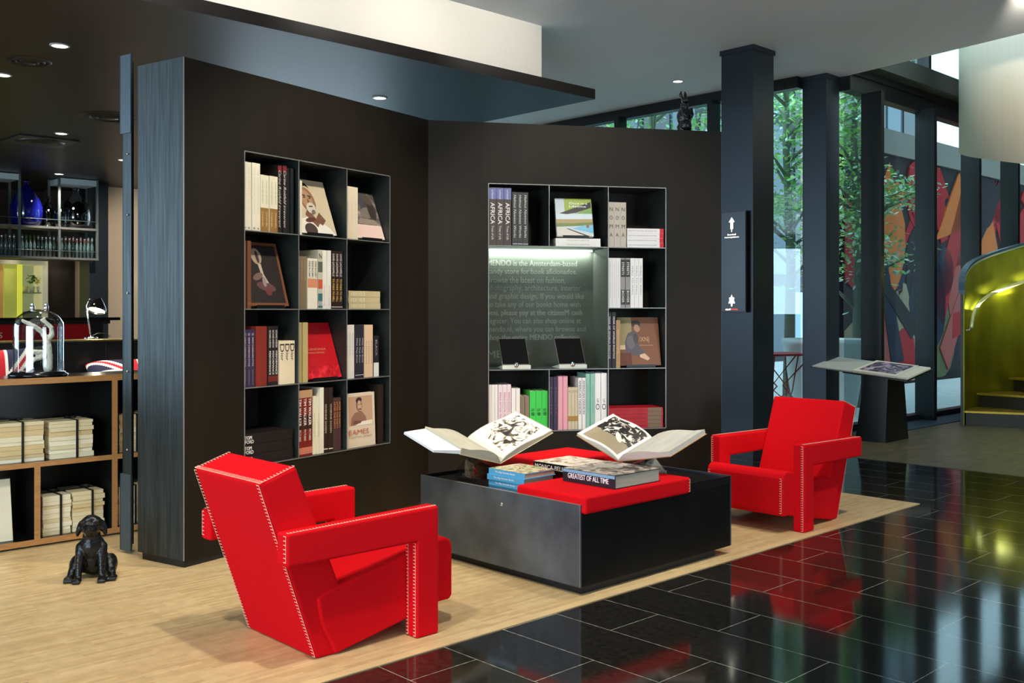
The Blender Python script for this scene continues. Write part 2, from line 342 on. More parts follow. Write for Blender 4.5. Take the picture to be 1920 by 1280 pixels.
m.add([(X,cy,z+.05),(X,cy+.04,z-.04),(X,cy-.04,z-.04)],[(0,1,2)]); sq(m,cy-.03,cy+.03,z,z+.02); sq(m,cy-.008,cy+.008,z-.07,z-.04)
m.build('lit_figure',GLOW,sg)
m=MB(); add_text(m,'citizenM',(X,cy+.075,z-.11),(0,-1,0),(0,0,1),.06,.018,bold=.02); m.build('lit_lettering',GLOW,sg)
m=MB(); add_text(m,'meeting',(X,cy+.01,z-.11),(0,-1,0),(0,0,1),.08,.018,bold=.02); m.build('lit_lettering',GLOWR,sg)

# ------------------------------------------------------------------ display walls with the bookcases
LA=Vector((-1.775,5.41,0)); LPHI=math.atan2(.838,.5455)
CA=Vector((-.604,7.209,0)); CPHI=math.atan2(.208,.978)
TOPZ=2.774
def display_wall(name,org,phi,length,x0,cw,ch,zb,dep,thick,holes,label,endmat):
    t=thing(name,label,'bookcase',org,phi)
    x1=x0+3*cw; zt=zb+4*ch; b0=.045
    m=MB(); m.box(0,x0,0,thick,b0,TOPZ); m.box(x1,length,0,thick,b0,TOPZ); m.box(x0,x1,0,thick,b0,zb); m.box(x0,x1,0,thick,zt,TOPZ)
    m.box(x0,x1,dep,thick,zb,zt); m.build('wall_casing',STEEL,t)
    if endmat:
        m=MB(); m.box(-.004,0,0,thick,b0,TOPZ); m.build('end_plate',endmat,t); m=MB(); m.box(-.0055,.001,-.002,.001,b0,TOPZ); m.build('corner_edge',EDGE,t)
    m=MB(); m.box(.012 if endmat else -.01,length,.012,thick-.02,0,b0); m.build('plinth',TOE,t)
    g=MB(); e=MB(); th=.003; fr=-.006
    def vp(x,za,zb_): g.box(x-th,x+th,fr+.002,dep,za,zb_); e.box(x-th,x+th,fr,fr+.002,za,zb_)
    def hp(z,xa,xb): g.box(xa,xb,fr+.002,dep,z-th,z+th); e.box(xa,xb,fr,fr+.002,z-th,z+th)
    for i in range(4):
        for j in range(4):
            if (i in(1,)) and ('v',i,j) in holes: continue
            vp(x0+i*cw,zb+j*ch,zb+(j+1)*ch)
    for j in range(5):
        for i in range(3):
            if ('h',i,j) in holes: continue
            hp(zb+j*ch,x0+i*cw,x0+(i+1)*cw)
    g.build('shelf_grid',mat('shelf_plate_steel',(44,50,48),.4,.3,noise=.3,nscale=6),t); e.build('shelf_edge',EDGE,t)
    return t
LX0,LCW,LCHH,LZB=.4214,.431,.456,.4955
CX0,CCW,CCH,CZB=.4415,.456,.4545,.510
L=display_wall('bookcase_wall',LA,LPHI,2.147,LX0,LCW,LCHH,LZB,.35,.39,(),'freestanding dark steel wall at left with a twelve-compartment bookcase set into it',STEELV)
Cw=display_wall('bookcase_wall',CA,CPHI,2.262,CX0,CCW,CCH,CZB,.375,.42,(('v',1,1),('v',1,2),('h',0,2),('h',1,2)),'freestanding dark steel wall in the centre with a lit lettered niche among its bookshelves',None)
# lettering on the niche back panel
tx=MB(); lines=['MENDO is the Amsterdam-based','candy store for book aficionados.','Browse the latest on fashion,','photography, architecture, interior','and graphic design. If you would like','to take any of our books home with','you, please pay at the citizenM cash','register. You can also shop online at','mendo.nl, where you can browse and','shop the entire MENDO collection.']
ends=[1083,1083,1061,1091,1097,1090,1093,1091,1100,1090]
yb=.3735-.0012; Yt=7.73
for i,(s,e) in enumerate(zip(lines,ends)):
    z0=CH-(498.5+i*15.45-HV)/F*Yt-.0
    Ls=(e-913)/F*Yt/.985
    desc=any(c in s for c in 'gpqy,'); H=.045+(.012 if desc else 0)
    add_text(tx,s,(CX0+.062,yb,z0-(.012 if desc else 0)),(1,0,0),(0,0,1),Ls,H,bold=.004)
add_text(tx,'MENDO',(CX0+.062,yb,CH-(670-HV)/F*Yt),(1,0,0),(0,0,1),.33,.055,bold=.004)
tx.build('wall_lettering',mat('grey_lettering',(104,112,100),.6),Cw)
m=MB(); m.box(CX0+.004,CX0+2*CCW-.004,.3735,.375,CZB+CCH+.004,CZB+3*CCH-.004); m.build('niche_back_panel',mat('niche_green_grey',(64,72,62),.5,0,.4,noise=.12,nscale=4),Cw)
for x_ in (CX0+.0035,CX0+2*CCW-.0045):
    m=MB(); m.box(x_-.0003,x_+.0012,.004,.373,CZB+CCH+.004,CZB+3*CCH-.004); m.build('niche_side_panel',mat('niche_green_grey',(64,72,62),.5),Cw)
# LED strip under the niche's top shelf
m=MB(); m.box(CX0+.01,CX0+2*CCW-.02,.34,.352,CZB+3*CCH-.014,CZB+3*CCH-.004); m.build('light_strip',mat('led_strip',(225,255,235),.5,emit=6),Cw)
l=bpy.data.lights.new('niche_led','AREA'); l.shape='RECTANGLE'; l.size=.86; l.size_y=.02; l.energy=7.5; l.color=(.95,1,.95)
lo=bpy.data.objects.new('niche_led',l); COL.objects.link(lo); lo.parent=Cw; lo.location=(CX0+CCW,.335,CZB+3*CCH-.018); lo.rotation_euler=(R(14),0,0)
# steel jamb standing behind the left end
j=thing('steel_jamb','narrow vertical steel angle post standing at the left end of the bookcase wall','post',(-2.20,5.77,0),LPHI)
m=MB(); m.box(-.02,-.012,-.03,.05,.04,2.85); m.box(-.02,.05,.042,.05,.04,2.85); m.build('angle_profile',STEELV,j)
for za,zb_ in ((2.42,2.87),(.02,.46)):
    m=MB(); m.box(-.032,-.02,-.04,.058,za,zb_); m.box(-.032,.03,.05,.058,za,zb_); m.build('hinge_plate',mat('jamb_plate',(70,84,92),.35,.4),j)
m=MB()
for z in (.6,1.05,1.5,1.95,2.3): m.tube([(-.028,.0,z),(-.018,.0,z)],.006,8)
m.build('screw',CHROME,j)

# ------------------------------------------------------------------ books
ORD=['first','second','third','fourth','fifth','sixth','seventh','eighth']
NUM=['','lone','two','three','four','five','six','seven']
ROWN=['bottom row','third row','second row','top row']; COLN=['left','middle','right']
BM={}
def book_meshes(w,h,d,rgb,lie,pages):
    k=(round(w,3),round(h,3),round(d,3),rgb,lie)
    if k in BM: return BM[k]
    c=MB(); t=.0025
    def bx(m,x0,x1,y0,y1,z0,z1):
        if lie: m.box(z0,z1,y0,y1,x0,x1)
        else: m.box(x0,x1,y0,y1,z0,z1)
    bx(c,0,w,0,t,0,h); bx(c,0,t,t,d,0,h); bx(c,w-t,w,t,d,0,h)
    pg=MB(); bx(pg,t,w-t,t,d-.004,.003,h-.004)
    BM[k]=(c.mesh('cover',pm(rgb,.45)),pg.mesh('pages',PAPER)); return BM[k]
def make_book(parentinfo,x,y,z,w,h,d,rgb,label,group,art=None,lie=False):
    org,phi=parentinfo
    ca,sa=math.cos(phi),math.sin(phi)
    loc=(org.x+x*ca-y*sa,org.y+x*sa+y*ca,z)
    cm,pgm=book_meshes(w,h,d,rgb,lie,1)
    b=link('book',cm,None,loc,phi); tag(b,label,'book',group)
    link('pages',pgm,b)
    for it in (art or ()):
        k=(id(art),it[0],it[2],it[3],round(w,3),lie)
        if k not in BM:
            m=MB(); c=w*(it[7] if len(it)>7 else .5); kw=it[6] if len(it)>6 else {}
            if it[0]=='band':   # fractions of the spine length
                z0,z1=it[2]*h,it[3]*h; e=.0004
                if lie: m.box(z0,z1,-.0005,0,e,w-e)
                else: m.box(e,w-e,-.0005,0,z0,z1)
            elif it[0]=='up':
                add_text(m,it[2],(w*.22,-.001,h*it[3]),(1,0,0),(0,0,1),w*.56,h*.085,bold=.015)
            else:               # title, from, to (fractions of the length), lettering height
                _,_,st,f0,f1,wf=it[:6]; H=w*wf; Ln=(f1-f0)*h
                if lie: add_text(m,st,(f0*h,-.001,c-H/2),(1,0,0),(0,0,1),Ln,H,**kw)
                else: add_text(m,st,(c-H/2,-.001,f1*h),(0,0,-1),(1,0,0),Ln,H,**kw)
            BM[k]=m.mesh('print',pm(it[1],.5))
        link('colour_band' if it[0]=='band' else 'spine_title',BM[k],b)
    return b
def cellpos(case,i,j):   # i column, j row counted from the top
    if case=='L': return LX0+i*LCW, LZB+(3-j)*LCHH, (LA,LPHI)
    return CX0+i*CCW, CZB+(3-j)*CCH, (CA,CPHI)
def row_of(case,i,j,x,n,w,h,rgb,desc,art=None,d=.24,y=.012,jit=.0):
    X0,Z0,pi=cellpos(case,i,j); side='left' if case=='L' else 'right'
    g='%s, %s row of the %s bookcase'%(desc+'s' if not desc.endswith('s') else desc,['top','second','third','bottom'][j],side)
    for k in range(n):
        hh=h; lab='%s of %s %ss, %s %s shelf of %s bookcase'%(ORD[k],NUM[n],desc,['top','second','third','bottom'][j],COLN[i],side) if n>1 else '%s, %s %s shelf of %s bookcase'%(desc,['top','second','third','bottom'][j],COLN[i],side)
        make_book(pi,X0+x+k*w+.0011,y+.0035*((k*7+n)%3),Z0+.0032,w-.0024,hh,d,rgb,lab,g if n>1 else None,art)
    return x+n*w
def stack_of(case,i,j,x,n,th,length,rgb,desc,art=None,d=.24,y=.012):
    X0,Z0,pi=cellpos(case,i,j); side='left' if case=='L' else 'right'
    pos=['topmost','second from top','third from top','fourth from top','bottom']
    for k in range(n):
        lab='%s of %s %ss, %s %s shelf of %s bookcase'%((pos[n-1-k] if k else 'lowest'),NUM[n],desc,['top','second','third','bottom'][j],COLN[i],side)
        make_book(pi,X0+x,y+.002*((k*5)%3),Z0+.0032+k*th,th-.0008,length,d,rgb,lab,'%s stack of the %s bookcase'%(desc,side),art,True)
K=(25,22,20); CREAM=(232,224,200); WHT=(238,236,228)
bd=dict(bold=.006)
# ---- left bookcase
row_of('L',0,0,.004,4,.0335,.397,CREAM,'tall white book',[('t',(60,55,50),'8',.02,.05,.5),('t',(190,185,165),'THE COMPLETE WORKS',.25,.93,.25)])
row_of('L',0,0,.139,4,.0345,.335,(228,220,190),'cream book with brown base',[('band',(150,108,52),0,.42),('t',(120,110,90),'COLLECTED EDITION',.5,.9,.25),('t',(225,205,150),'CHANEL',.08,.35,.35)])
row_of('L',0,0,.280,2,.034,.41,(30,24,22),'black book with script spine',[('band',(120,26,26),.90,.985),('t',(225,215,200),'Carine Roitfeld irreverent',.08,.92,.62,dict(shear=.3))])
row_of('L',0,0,.350,2,.027,.40,(22,26,24),'dark green book',None)
row_of('L',1,0,.004,2,.021,.335,(226,220,196),'narrow cream book',None)
row_of('L',2,0,.006,3,.042,.345,(226,212,184),'pale peach book',[('t',(200,185,160),'PHOTOGRAPHS',.3,.7,.2)])
row_of('L',0,1,.003,2,.031,.395,(112,70,42),'brown leather book',[('t',(180,130,80),'O',.06,.09,.5)])
row_of('L',1,1,.004,3,.029,.325,(128,112,84),'taupe book',[('t',(190,175,140),'SILVER EDITION',.55,.92,.3)])
row_of('L',1,1,.092,3,.031,.315,(234,226,204),'cream book with orange patch',[('t',(60,60,50),'STEVE McCURRY',.62,.95,.5,bd),('band',(214,140,104),.42,.6)])
row_of('L',1,1,.187,1,.042,.372,(196,192,168),'white book with colourful picture spine',[('band',(90,100,84),.62,.8),('band',(200,90,54),.34,.5),('band',(60,110,112),.02,.26),('band',(230,230,226),.05,.13),('t',(40,40,36),'Z',.84,.95,.6,bd)])
row_of('L',1,1,.230,2,.036,.372,(232,228,210),'tall white book',[('t',(200,120,130),'MODERN HOUSES',.05,.4,.25)])
row_of('L',1,1,.304,3,.038,.372,(44,26,24),'dark book with white title',[('t',(235,230,215),'DAVID LACHAPELLE',.56,.95,.5,bd),('t',(232,190,90),'TO PARIS TO HELL',.12,.52,.5,bd),('band',(200,190,180),.025,.04)])
stack_of('L',2,1,.045,3,.040,.315,(200,184,140),'beige book',[('t',(236,224,186),'10X10/3',.08,.50,.6,bd)],y=.02)
row_of('L',0,2,.003,3,.032,.335,(52,42,66),'navy and plum book',[('t',(225,215,220),'NEW LONDON STYLE',.36,.86,.3,bd),('t',(180,170,180),'I',.03,.30,.06),('t',(190,185,215),'V&A',.89,.94,.6)])
row_of('L',0,2,.101,3,.031,.352,(128,42,32),'brick red book',None)
row_of('L',0,2,.196,3,.029,.352,(30,24,24),'black book with white title',[('t',(230,226,215),'RICHARD AVEDON',.64,.93,.5,bd),('t',(225,222,210),'PERFORMANCE',.18,.58,.5,bd),('band',(110,34,28),.06,.16)])
row_of('L',0,2,.286,3,.045,.262,(228,212,178),'cream book with large title',[('t',(34,32,30),'D',.74,.93,.8,bd),('t',(34,32,30),'ior',.54,.72,.5,dict(bold=.01))])
row_of('L',1,2,.004,2,.046,.372,(186,170,112),'khaki book',None)
row_of('L',2,2,.004,3,.031,.352,(236,230,214),'white book',[('t',(150,145,130),'FRIENDS AND FAMILY',.4,.85,.25)])
row_of('L',2,2,.098,3,.031,.350,(42,42,52),'charcoal book with script title',[('t',(235,232,228),'What They Know',.28,.75,.5,dict(shear=.25)),('band',(210,210,205),.05,.06)])
row_of('L',2,2,.192,3,.030,.350,(228,196,160),'peach book',[('t',(130,100,80),'AN EXACT NAME',.25,.7,.3)])
row_of('L',2,2,.284,1,.055,.275,(34,34,36),'black book with white foot',[('band',(228,224,214),.0,.34),('t',(190,190,180),'BLACK',.5,.9,.3)])
stack_of('L',0,3,.006,3,.061,.39,(26,20,18),'thick black book',[('t',(238,234,228),'TOM',.03,.16,.34,bd,.66),('t',(238,234,228),'FORD',.03,.20,.34,bd,.26)],d=.29,y=.01)
row_of('L',1,3,.004,3,.046,.41,(122,34,26),'dark red book',[('band',(186,150,110),.88,.995),('band',(60,26,24),.40,.62),('t',(238,232,220),'TIM WALKER',.46,.87,.5,bd),('t',(238,232,220),'PICTURES',.23,.40,.36,bd),('band',(200,120,96),.03,.13)])
row_of('L',1,3,.143,2,.030,.365,(226,218,188),'cream book',[('t',(150,140,110),'INTERIORS',.3,.7,.25)])
row_of('L',1,3,.203,1,.037,.415,(234,230,206),'tall white book',None)
row_of('L',1,3,.241,2,.039,.41,(48,34,26),'dark brown book',[('t',(206,190,150),'VIVIENNE SASSEN',.3,.75,.4,bd),('band',(225,215,195),.045,.06)])
row_of('L',1,3,.320,3,.027,.34,(78,54,52),'plum book',[('t',(220,140,70),'AFTER THE PARTY',.42,.93,.5,bd)])
row_of('L',2,3,.325,1,.06,.40,(34,24,18),'dark brown leather book',[('t',(70,50,36),'NOTEBOOK',.3,.9,.3)])
# ---- right bookcase
row_of('C',0,0,.005,3,.057,.425,(74,62,56),'grey safari book',[('band',(110,112,160),.80,.99),('t',(236,232,222),'AFRICA',.37,.74,.58,bd),('t',(220,216,208),'Leni Riefenstahl',.80,.96,.3),('t',(220,216,208),'Trees of Life',.10,.34,.3)])
row_of('C',0,0,.180,3,.041,.395,(62,60,56),'charcoal book with script',[('t',(210,208,200),'Helmut Newton Works',.15,.95,.45,dict(shear=.2)),('band',(220,220,215),.03,.04)])
stack_of('C',1,0,.055,2,.031,.346,(230,226,216),'white book',[('t',(165,160,150),'ONCE IN A LIFETIME',.25,.75,.35)])
row_of('C',2,0,.004,3,.0485,.338,(186,176,158),'stone grey book',[('up',(92,86,78),c,f) for c,f in (('N',.80),('O',.61),('M',.42),('A',.23))])
stack_of('C',2,0,.155,4,.036,.29,(232,228,224),'white book with red edge',[('band',(206,28,44),.89,1.0),('t',(90,86,84),'CASE STUDY ARCHITECTURE OF OUR TIME',.02,.80,.22)])
row_of('C',2,1,.003,3,.034,.373,(226,224,218),'white book',[('t',(190,188,184),'DRAWINGS AND WORDS',.2,.9,.3)])
row_of('C',2,1,.105,2,.037,.373,(150,144,138),'black and white picture book',[('band',(50,46,44),.62,.97),('band',(60,56,54),.06,.36),('t',(230,228,224),'BOXER',.1,.34,.5,bd),('t',(230,228,224),'STREETS',.66,.92,.5,bd)])
row_of('C',2,1,.179,3,.034,.373,(232,230,224),'bright white book',[('t',(120,118,114),'WALL TO WALL',.25,.85,.35)])
row_of('C',2,2,.003,2,.031,.42,(26,24,26),'black book with dotted title',[('t',(235,235,230),'YEAR OF WORLD PHOTOS',.17,.93,.4,bd)])
row_of('C',2,2,.067,1,.035,.36,(168,130,88),'tan book',[('t',(215,190,150),'RENAISSANCE',.3,.8,.3)])
row_of('C',0,3,.004,3,.0235,.343,(226,216,206),'cream book',None)
row_of('C',0,3,.075,3,.033,.343,(228,208,208),'pinkish book with red title',[('t',(176,60,84),'SPRING EDITION 1925',.28,.84,.5)])
row_of('C',0,3,.176,2,.032,.315,(232,222,212),'ivory book',None)
row_of('C',0,3,.242,2,.034,.258,(132,112,92),'taupe book',[('band',(110,90,72),.1,.14)])
row_of('C',0,3,.312,3,.0465,.292,(62,198,74),'bright green book',[('t',(24,60,28),'100x',.48,.56,.6,bd),('t',(24,60,28),'NEW',.38,.46,.6,bd)])
row_of('C',1,3,.004,2,.034,.395,(58,44,68),'dark purple book',[('t',(120,100,120),'NIGHTS',.3,.8,.3)])
row_of('C',1,3,.073,2,.037,.398,(228,160,172),'pink book',None)
row_of('C',1,3,.148,3,.0265,.315,(206,190,156),'beige book with ochre label',[('band',(170,126,62),.20,.32),('t',(70,60,50),'O',.88,.93,.6)])
row_of('C',1,3,.229,2,.0285,.385,(236,230,226),'white book with black title',[('t',(50,46,60),'AMERICAN FASHION',.30,.95,.55,bd)])
row_of('C',1,3,.288,2,.034,.415,(140,190,170),'mint green book',[('t',(110,160,140),'GREEN HOMES',.3,.8,.3)])
row_of('C',1,3,.358,2,.0465,.418,(234,232,228),'large white book with ring numeral',[('t',(28,28,28),'O',.345,.45,.7,dict(bold=.0)),('t',(60,60,60),'UP',.47,.54,.3,bd)])
stack_of('C',2,3,.010,5,.0305,.43,(176,26,40),'red book',[('band',(120,100,80),.72,.97),('t',(96,16,26),'THE RED BOOK OF DESIGN',.04,.68,.4)])
def mottle(name,stops,scale=9,detail=6,dist=1.5,stretch=(1,1,1)):
    m=bpy.data.materials.new(name); m.use_nodes=True; nt=m.node_tree; b=nt.nodes['Principled BSDF']
    tc=nt.nodes.new('ShaderNodeTexCoord'); mp=nt.nodes.new('ShaderNodeMapping'); mp.inputs['Scale'].default_value=stretch
    n=nt.nodes.new('ShaderNodeTexNoise'); n.inputs['Scale'].default_value=scale; n.inputs['Detail'].default_value=detail; n.inputs['Distortion'].default_value=dist
    r=nt.nodes.new('ShaderNodeValToRGB'); cr=r.color_ramp
    while len(cr.elements)<len(stops): cr.elements.new(.5)
    for e,(p,c) in zip(cr.elements,stops): e.position=p; e.color=s2l(c)+(1,)
    nt.links.new(tc.outputs['Object'],mp.inputs[0]); nt.links.new(mp.outputs[0],n.inputs[0]); nt.links.new(n.outputs[0],r.inputs[0]); nt.links.new(r.outputs[0],b.inputs['Base Color'])
    b.inputs['Roughness'].default_value=.45; return m
MOTT={(1,1,1):mottle('sketch_print',[(.40,(40,34,30)),(.45,(150,134,112)),(.49,(232,226,208)),(.62,(226,218,198)),(.66,(120,106,90))],11,3,2.2),
 (2,2,2):mottle('photo_print_dark',[(.42,(16,14,13)),(.52,(34,30,27)),(.57,(206,198,182)),(.66,(238,234,224))],16,3,2.5),
 (3,3,3):mottle('photo_print_grey',[(.35,(52,46,42)),(.47,(120,110,100)),(.56,(206,198,186)),(.68,(150,90,70))],12,4,1.5),
 (4,4,4):mottle('garden_print',[(.35,(70,84,46)),(.45,(150,150,90)),(.53,(216,208,178)),(.62,(140,66,50))],14,4,1.2),
 (5,5,5):mottle('model_print',[(.36,(110,80,62)),(.43,(196,172,146)),(.50,(232,224,208)),(.64,(228,218,200)),(.70,(150,110,84))],9,3,1.5),
 (6,6,6):mottle('old_photo_print',[(.34,(50,46,46)),(.48,(104,96,92)),(.58,(146,132,120)),(.7,(196,180,160))],14,5,1.2),
 (7,7,7):mottle('velvet_print',[(.35,(170,8,20)),(.55,(214,20,36)),(.7,(240,50,60))],26,4,1),
 (8,8,8):mottle('purple_portrait_print',[(.36,(24,18,34)),(.47,(60,48,76)),(.55,(150,120,140)),(.66,(206,186,196))],8,3,2)}
_pm=pm
def pm(rgb,rough=.6): return MOTT[rgb] if rgb in MOTT else _pm(rgb,rough)
# ------------------------------------------------------------------ cover pictures for face-out books
def pict(parent,name,w,h,shapes,M=None,off=.0006,step=.00025):
    """flat printed shapes on a cover: (rgb, 'e', cx, cy, rx, ry[, tilt]) ellipses or (rgb, 'p', [(u,v)...]) polygons in fractions"""
    m=MB(); mats=[]
    for i,sh in enumerate(shapes):
        mt=pm(sh[0],.45)
        if mt not in mats: mats.append(mt)
        y=-off-step*i
        if sh[1]=='e':
            cx,cy,rx,ry=sh[2:6]; tl=sh[6] if len(sh)>6 else 0
            pts=[]
            for k in range(20):
                t=2*math.pi*k/20; a=rx*math.cos(t)*w; b_=ry*math.sin(t)*h
                pts.append((cx*w+a*math.cos(tl)-b_*math.sin(tl),cy*h+a*math.sin(tl)+b_*math.cos(tl)))
        else: pts=[(u*w,v*h) for u,v in sh[2]]
        pts=[(min(max(x,0),w),min(max(z,0),h)) for x,z in pts]
        m.add([(x,y,z) for x,z in pts],[tuple(range(len(pts)))],mats.index(mt),False,M)
    return m.build(name,mats,parent)
def rect(rgb,u0,u1,v0,v1): return (rgb,'p',[(u0,v0),(u1,v0),(u1,v1),(u0,v1)])
def face_book(case,i,j,x,w,h,lean,rgb,label,shapes,title=(),t=.026,y=.06,frame=None,lift=.016,z_extra=0,easel=True):
    X0,Z0,(org,phi)=cellpos(case,i,j); y_=y; ca,sa=math.cos(phi),math.sin(phi); xx=X0+x
    loc=Vector((org.x+xx*ca-y_*sa,org.y+xx*sa+y_*ca,Z0+.0035+z_extra))
    if easel:
        e=thing('book_easel','small black display easel under the %s'%label.split(',')[0],'stand',loc,phi)
        m=MB(); m.box(w*.15,w*.85,-.012,.11,0,.005); m.box(w*.15,w*.85,-.012,-.009,0,.022); m.build('base_plate',DARK,e)
        m=MB(); m.prism([(.0,.0),(.006,.0),(.006+.2*math.sin(R(lean)),.2),(.2*math.sin(R(lean)),.2)],w*.3,w*.7,axis='y',M=Matrix(((0,1,0,0),(1,0,0,t/math.cos(R(lean))+.006),(0,0,1,.005),(0,0,0,1)))); m.build('back_rest',DARK,e)
    b=MB(); b.box(0,w,0,.0025,0,h); b.box(0,w,t-.0025,t,0,h); b.box(0,.0025,.0025,t-.0025,0,h)
    o=b.build('book',pm(rgb,.45)); tag(o,label,'book')
    o.matrix_world=Matrix.Translation(loc+Vector((0,0,lift if easel else 0)))@Matrix.Rotation(phi,4,'Z')@Matrix.Rotation(-R(lean),4,'X')
    p=MB(); p.box(.0025,w-.004,.0025,t-.0025,.003,h-.003); p.build('pages',PAPER,o)
    if frame:
        fr=MB(); fw=.018
        for q in ((0,w,0,fw),(0,w,h-fw,h),(0,fw,fw,h-fw),(w-fw,w,fw,h-fw)): fr.box(q[0],q[1],-.004,0,q[2],q[3])
        fr.build('wooden_border',pm(frame,.5),o)
    if shapes: pict(o,'cover_picture',w,h,shapes)
    for (s,c,u0,v0,L_,H_,kw) in title:
        m=MB(); add_text(m,s,(u0*w,-.006,v0*h),(1,0,0),(0,0,1),L_*w,H_*h,**kw); m.build('cover_title',pm(c,.5),o)
    return o
bearded=[rect((204,188,156),0,1,0,1),((190,150,112),'p',[(.0,.0),(0,.55),(.16,.5),(.12,.2)]),((228,222,206),'p',[(.02,.0),(.97,.0),(.86,.12),(.62,.24),(.3,.30),(.06,.24)]),((70,54,50),'e',.32,.07,.17,.12),
 ((124,84,62),'p',[(.26,.34),(.36,.46),(.60,.20),(.52,.12)]),((148,106,78),'e',.42,.62,.20,.24,.3),((44,34,30),'p',[(.20,.72),(.18,.88),(.30,.95),(.46,.93),(.56,.84),(.44,.88),(.32,.86),(.26,.76)]),
 ((178,138,104),'e',.41,.62,.14,.19,.3),((60,44,36),'e',.34,.70,.055,.014,-.1),((60,44,36),'e',.49,.69,.055,.014,-.2),((70,50,40),'e',.35,.665,.03,.013),((70,50,40),'e',.49,.655,.03,.013),((130,90,66),'e',.43,.58,.025,.06),
 ((206,198,178),'e',.46,.47,.13,.10,.4),((88,62,52),'e',.46,.50,.06,.013,.1),((120,108,92),'e',.50,.40,.06,.04,.5),((120,80,58),'p',[(.5,.26),(.64,.40),(.78,.26),(.66,.16)]),((92,50,44),'e',.36,.25,.14,.04,.2)]
face_book('L',1,0,.05,.325,.375,20,(214,200,170),'cream portrait book leaning back, top middle shelf of left bookcase',bearded,y=.03)
old_photo=[rect((232,200,186),0,1,0,1),rect((6,6,6),.12,1,.30,1),((74,72,74),'e',.45,.78,.3,.18),((128,116,104),'e',.6,.56,.26,.12,.2),((58,48,44),'e',.8,.62,.14,.22),((150,136,118),'p',[(.2,.31),(.95,.31),(.8,.42),(.3,.44)]),((110,100,96),'e',.3,.66,.12,.08,.4),((86,72,62),'e',.72,.84,.18,.1,-.4)]
face_book('L',2,0,.135,.285,.34,20,(230,196,184),'pink photograph book leaning back, top right shelf of left bookcase',old_photo,y=.03)
flower=[rect((34,26,24),0,1,0,1),((172,152,130),'e',.42,.78,.13,.13,.2),((60,44,40),'e',.44,.77,.04,.10,.1),((190,176,158),'p',[(.42,.66),(.5,.66),(.52,.5),(.62,.34),(.54,.34),(.46,.48)]),((120,92,84),'e',.36,.46,.14,.05,.4),((96,62,62),'e',.52,.30,.24,.07,-.2),((150,130,124),'e',.5,.38,.05,.08),((104,46,48),'e',.56,.22,.08,.06)]
face_book('L',0,1,.07,.31,.40,17,(96,56,30),'brown-bordered book with pale flower picture, second left shelf of left bookcase',flower,frame=(112,66,34),y=.03)
velvet=[rect((196,12,24),0,1,0,1),rect((7,7,7),.0,1,.0,.22)]
face_book('L',1,2,.1,.32,.37,19,(206,14,26),'scarlet book with velvet foot leaning back, third middle shelf of left bookcase',velvet,
  title=[('BALENCIAGA',(230,150,110),.12,.50,.6,.035,bd),('FRANCE DESIGN',(230,150,110),.2,.44,.45,.028,{})],y=.03)
man=[rect((222,206,180),0,1,0,1),rect((196,160,128),.12,.92,.40,.94),((150,110,90),'p',[(.18,.41),(.2,.54),(.32,.64),(.55,.66),(.68,.56),(.72,.44),(.6,.41)]),((122,84,70),'e',.47,.78,.095,.13,.1),((70,48,42),'e',.46,.87,.10,.05,.15),((206,168,138),'e',.48,.765,.07,.10,.1),((92,60,52),'e',.49,.70,.05,.012),((76,52,46),'e',.45,.79,.018,.008),((76,52,46),'e',.52,.79,.018,.008),((236,226,208),'p',[(.3,.40),(.9,.40),(.9,.48),(.55,.47)]),((120,80,64),'p',[(.25,.43),(.5,.44),(.55,.48),(.28,.5)])]
face_book('L',2,3,.008,.292,.355,2,(230,218,194),'cream book with portrait of a smiling man, bottom right shelf of left bookcase',man,
  title=[('EAMES',(200,110,80),.1,.24,.66,.09,{}),('FURNITURE',(150,130,100),.1,.18,.4,.03,{}),('DESIGN',(160,120,95),.56,.18,.3,.03,{})],y=.012,easel=False,t=.03)
house=[rect((196,206,210),0,1,0,1),rect((150,170,70),.25,1,.66,1),((44,40,40),'p',[(.1,.60),(.98,.92),(.98,.76),(.55,.62),(.3,.58)]),((120,160,90),'p',[(.5,.6),(1,.75),(1,.6)]),rect((206,216,222),.0,1,.45,.58),((170,150,100),'p',[(0,.3),(1,.34),(1,.46),(0,.44)]),((110,130,70),'p',[(0,.24),(.6,.27),(1,.3),(1,.38),(.5,.34),(0,.34)]),((120,186,214),'p',[(.42,.2),(1,.08),(1,.30),(.8,.30)]),((206,200,186),'p',[(0,.0),(1,.0),(.7,.1),(.2,.22),(0,.24)]),((60,60,60),'p',[(.25,.2),(.32,.2),(.9,.0),(.8,.0)]),((150,90,60),'e',.85,.27,.04,.05)]
face_book('C',1,0,.075,.285,.30,15,(226,224,214),'book with a pool house cover, top middle shelf of right bookcase',house,
  title=[('Once in a',(240,240,230),.38,.84,.5,.055,bd),('Lifetime',(240,240,230),.38,.76,.46,.055,bd)],y=.05,z_extra=.0635)
woman=[rect((122,78,54),0,1,0,1),rect((150,140,96),.0,.34,.40,1),rect((206,186,150),0,.2,.33,.42),((60,48,46),'e',.45,.86,.11,.08),((168,130,106),'e',.47,.77,.07,.08,.3),((84,80,86),'p',[(.16,.28),(.16,.50),(.24,.66),(.38,.72),(.46,.66),(.5,.40),(.66,.22),(.62,.14),(.34,.22)]),((104,98,102),'e',.30,.48,.10,.14),((206,170,140),'p',[(.5,.22),(.62,.25),(.74,.14),(.68,.10),(.5,.17)]),rect((96,50,30),0,.3,.0,.26),((70,66,72),'e',.42,.56,.06,.10)]
face_book('C',2,2,.105,.33,.372,12,(112,74,52),'brown book with a seated woman cover, third right shelf of right bookcase',woman,
  title=[('/XN|',(206,160,120),.5,.46,.24,.13,{}),('PHOTOGRAPHS',(206,160,120),.5,.40,.32,.022,{})],y=.04)
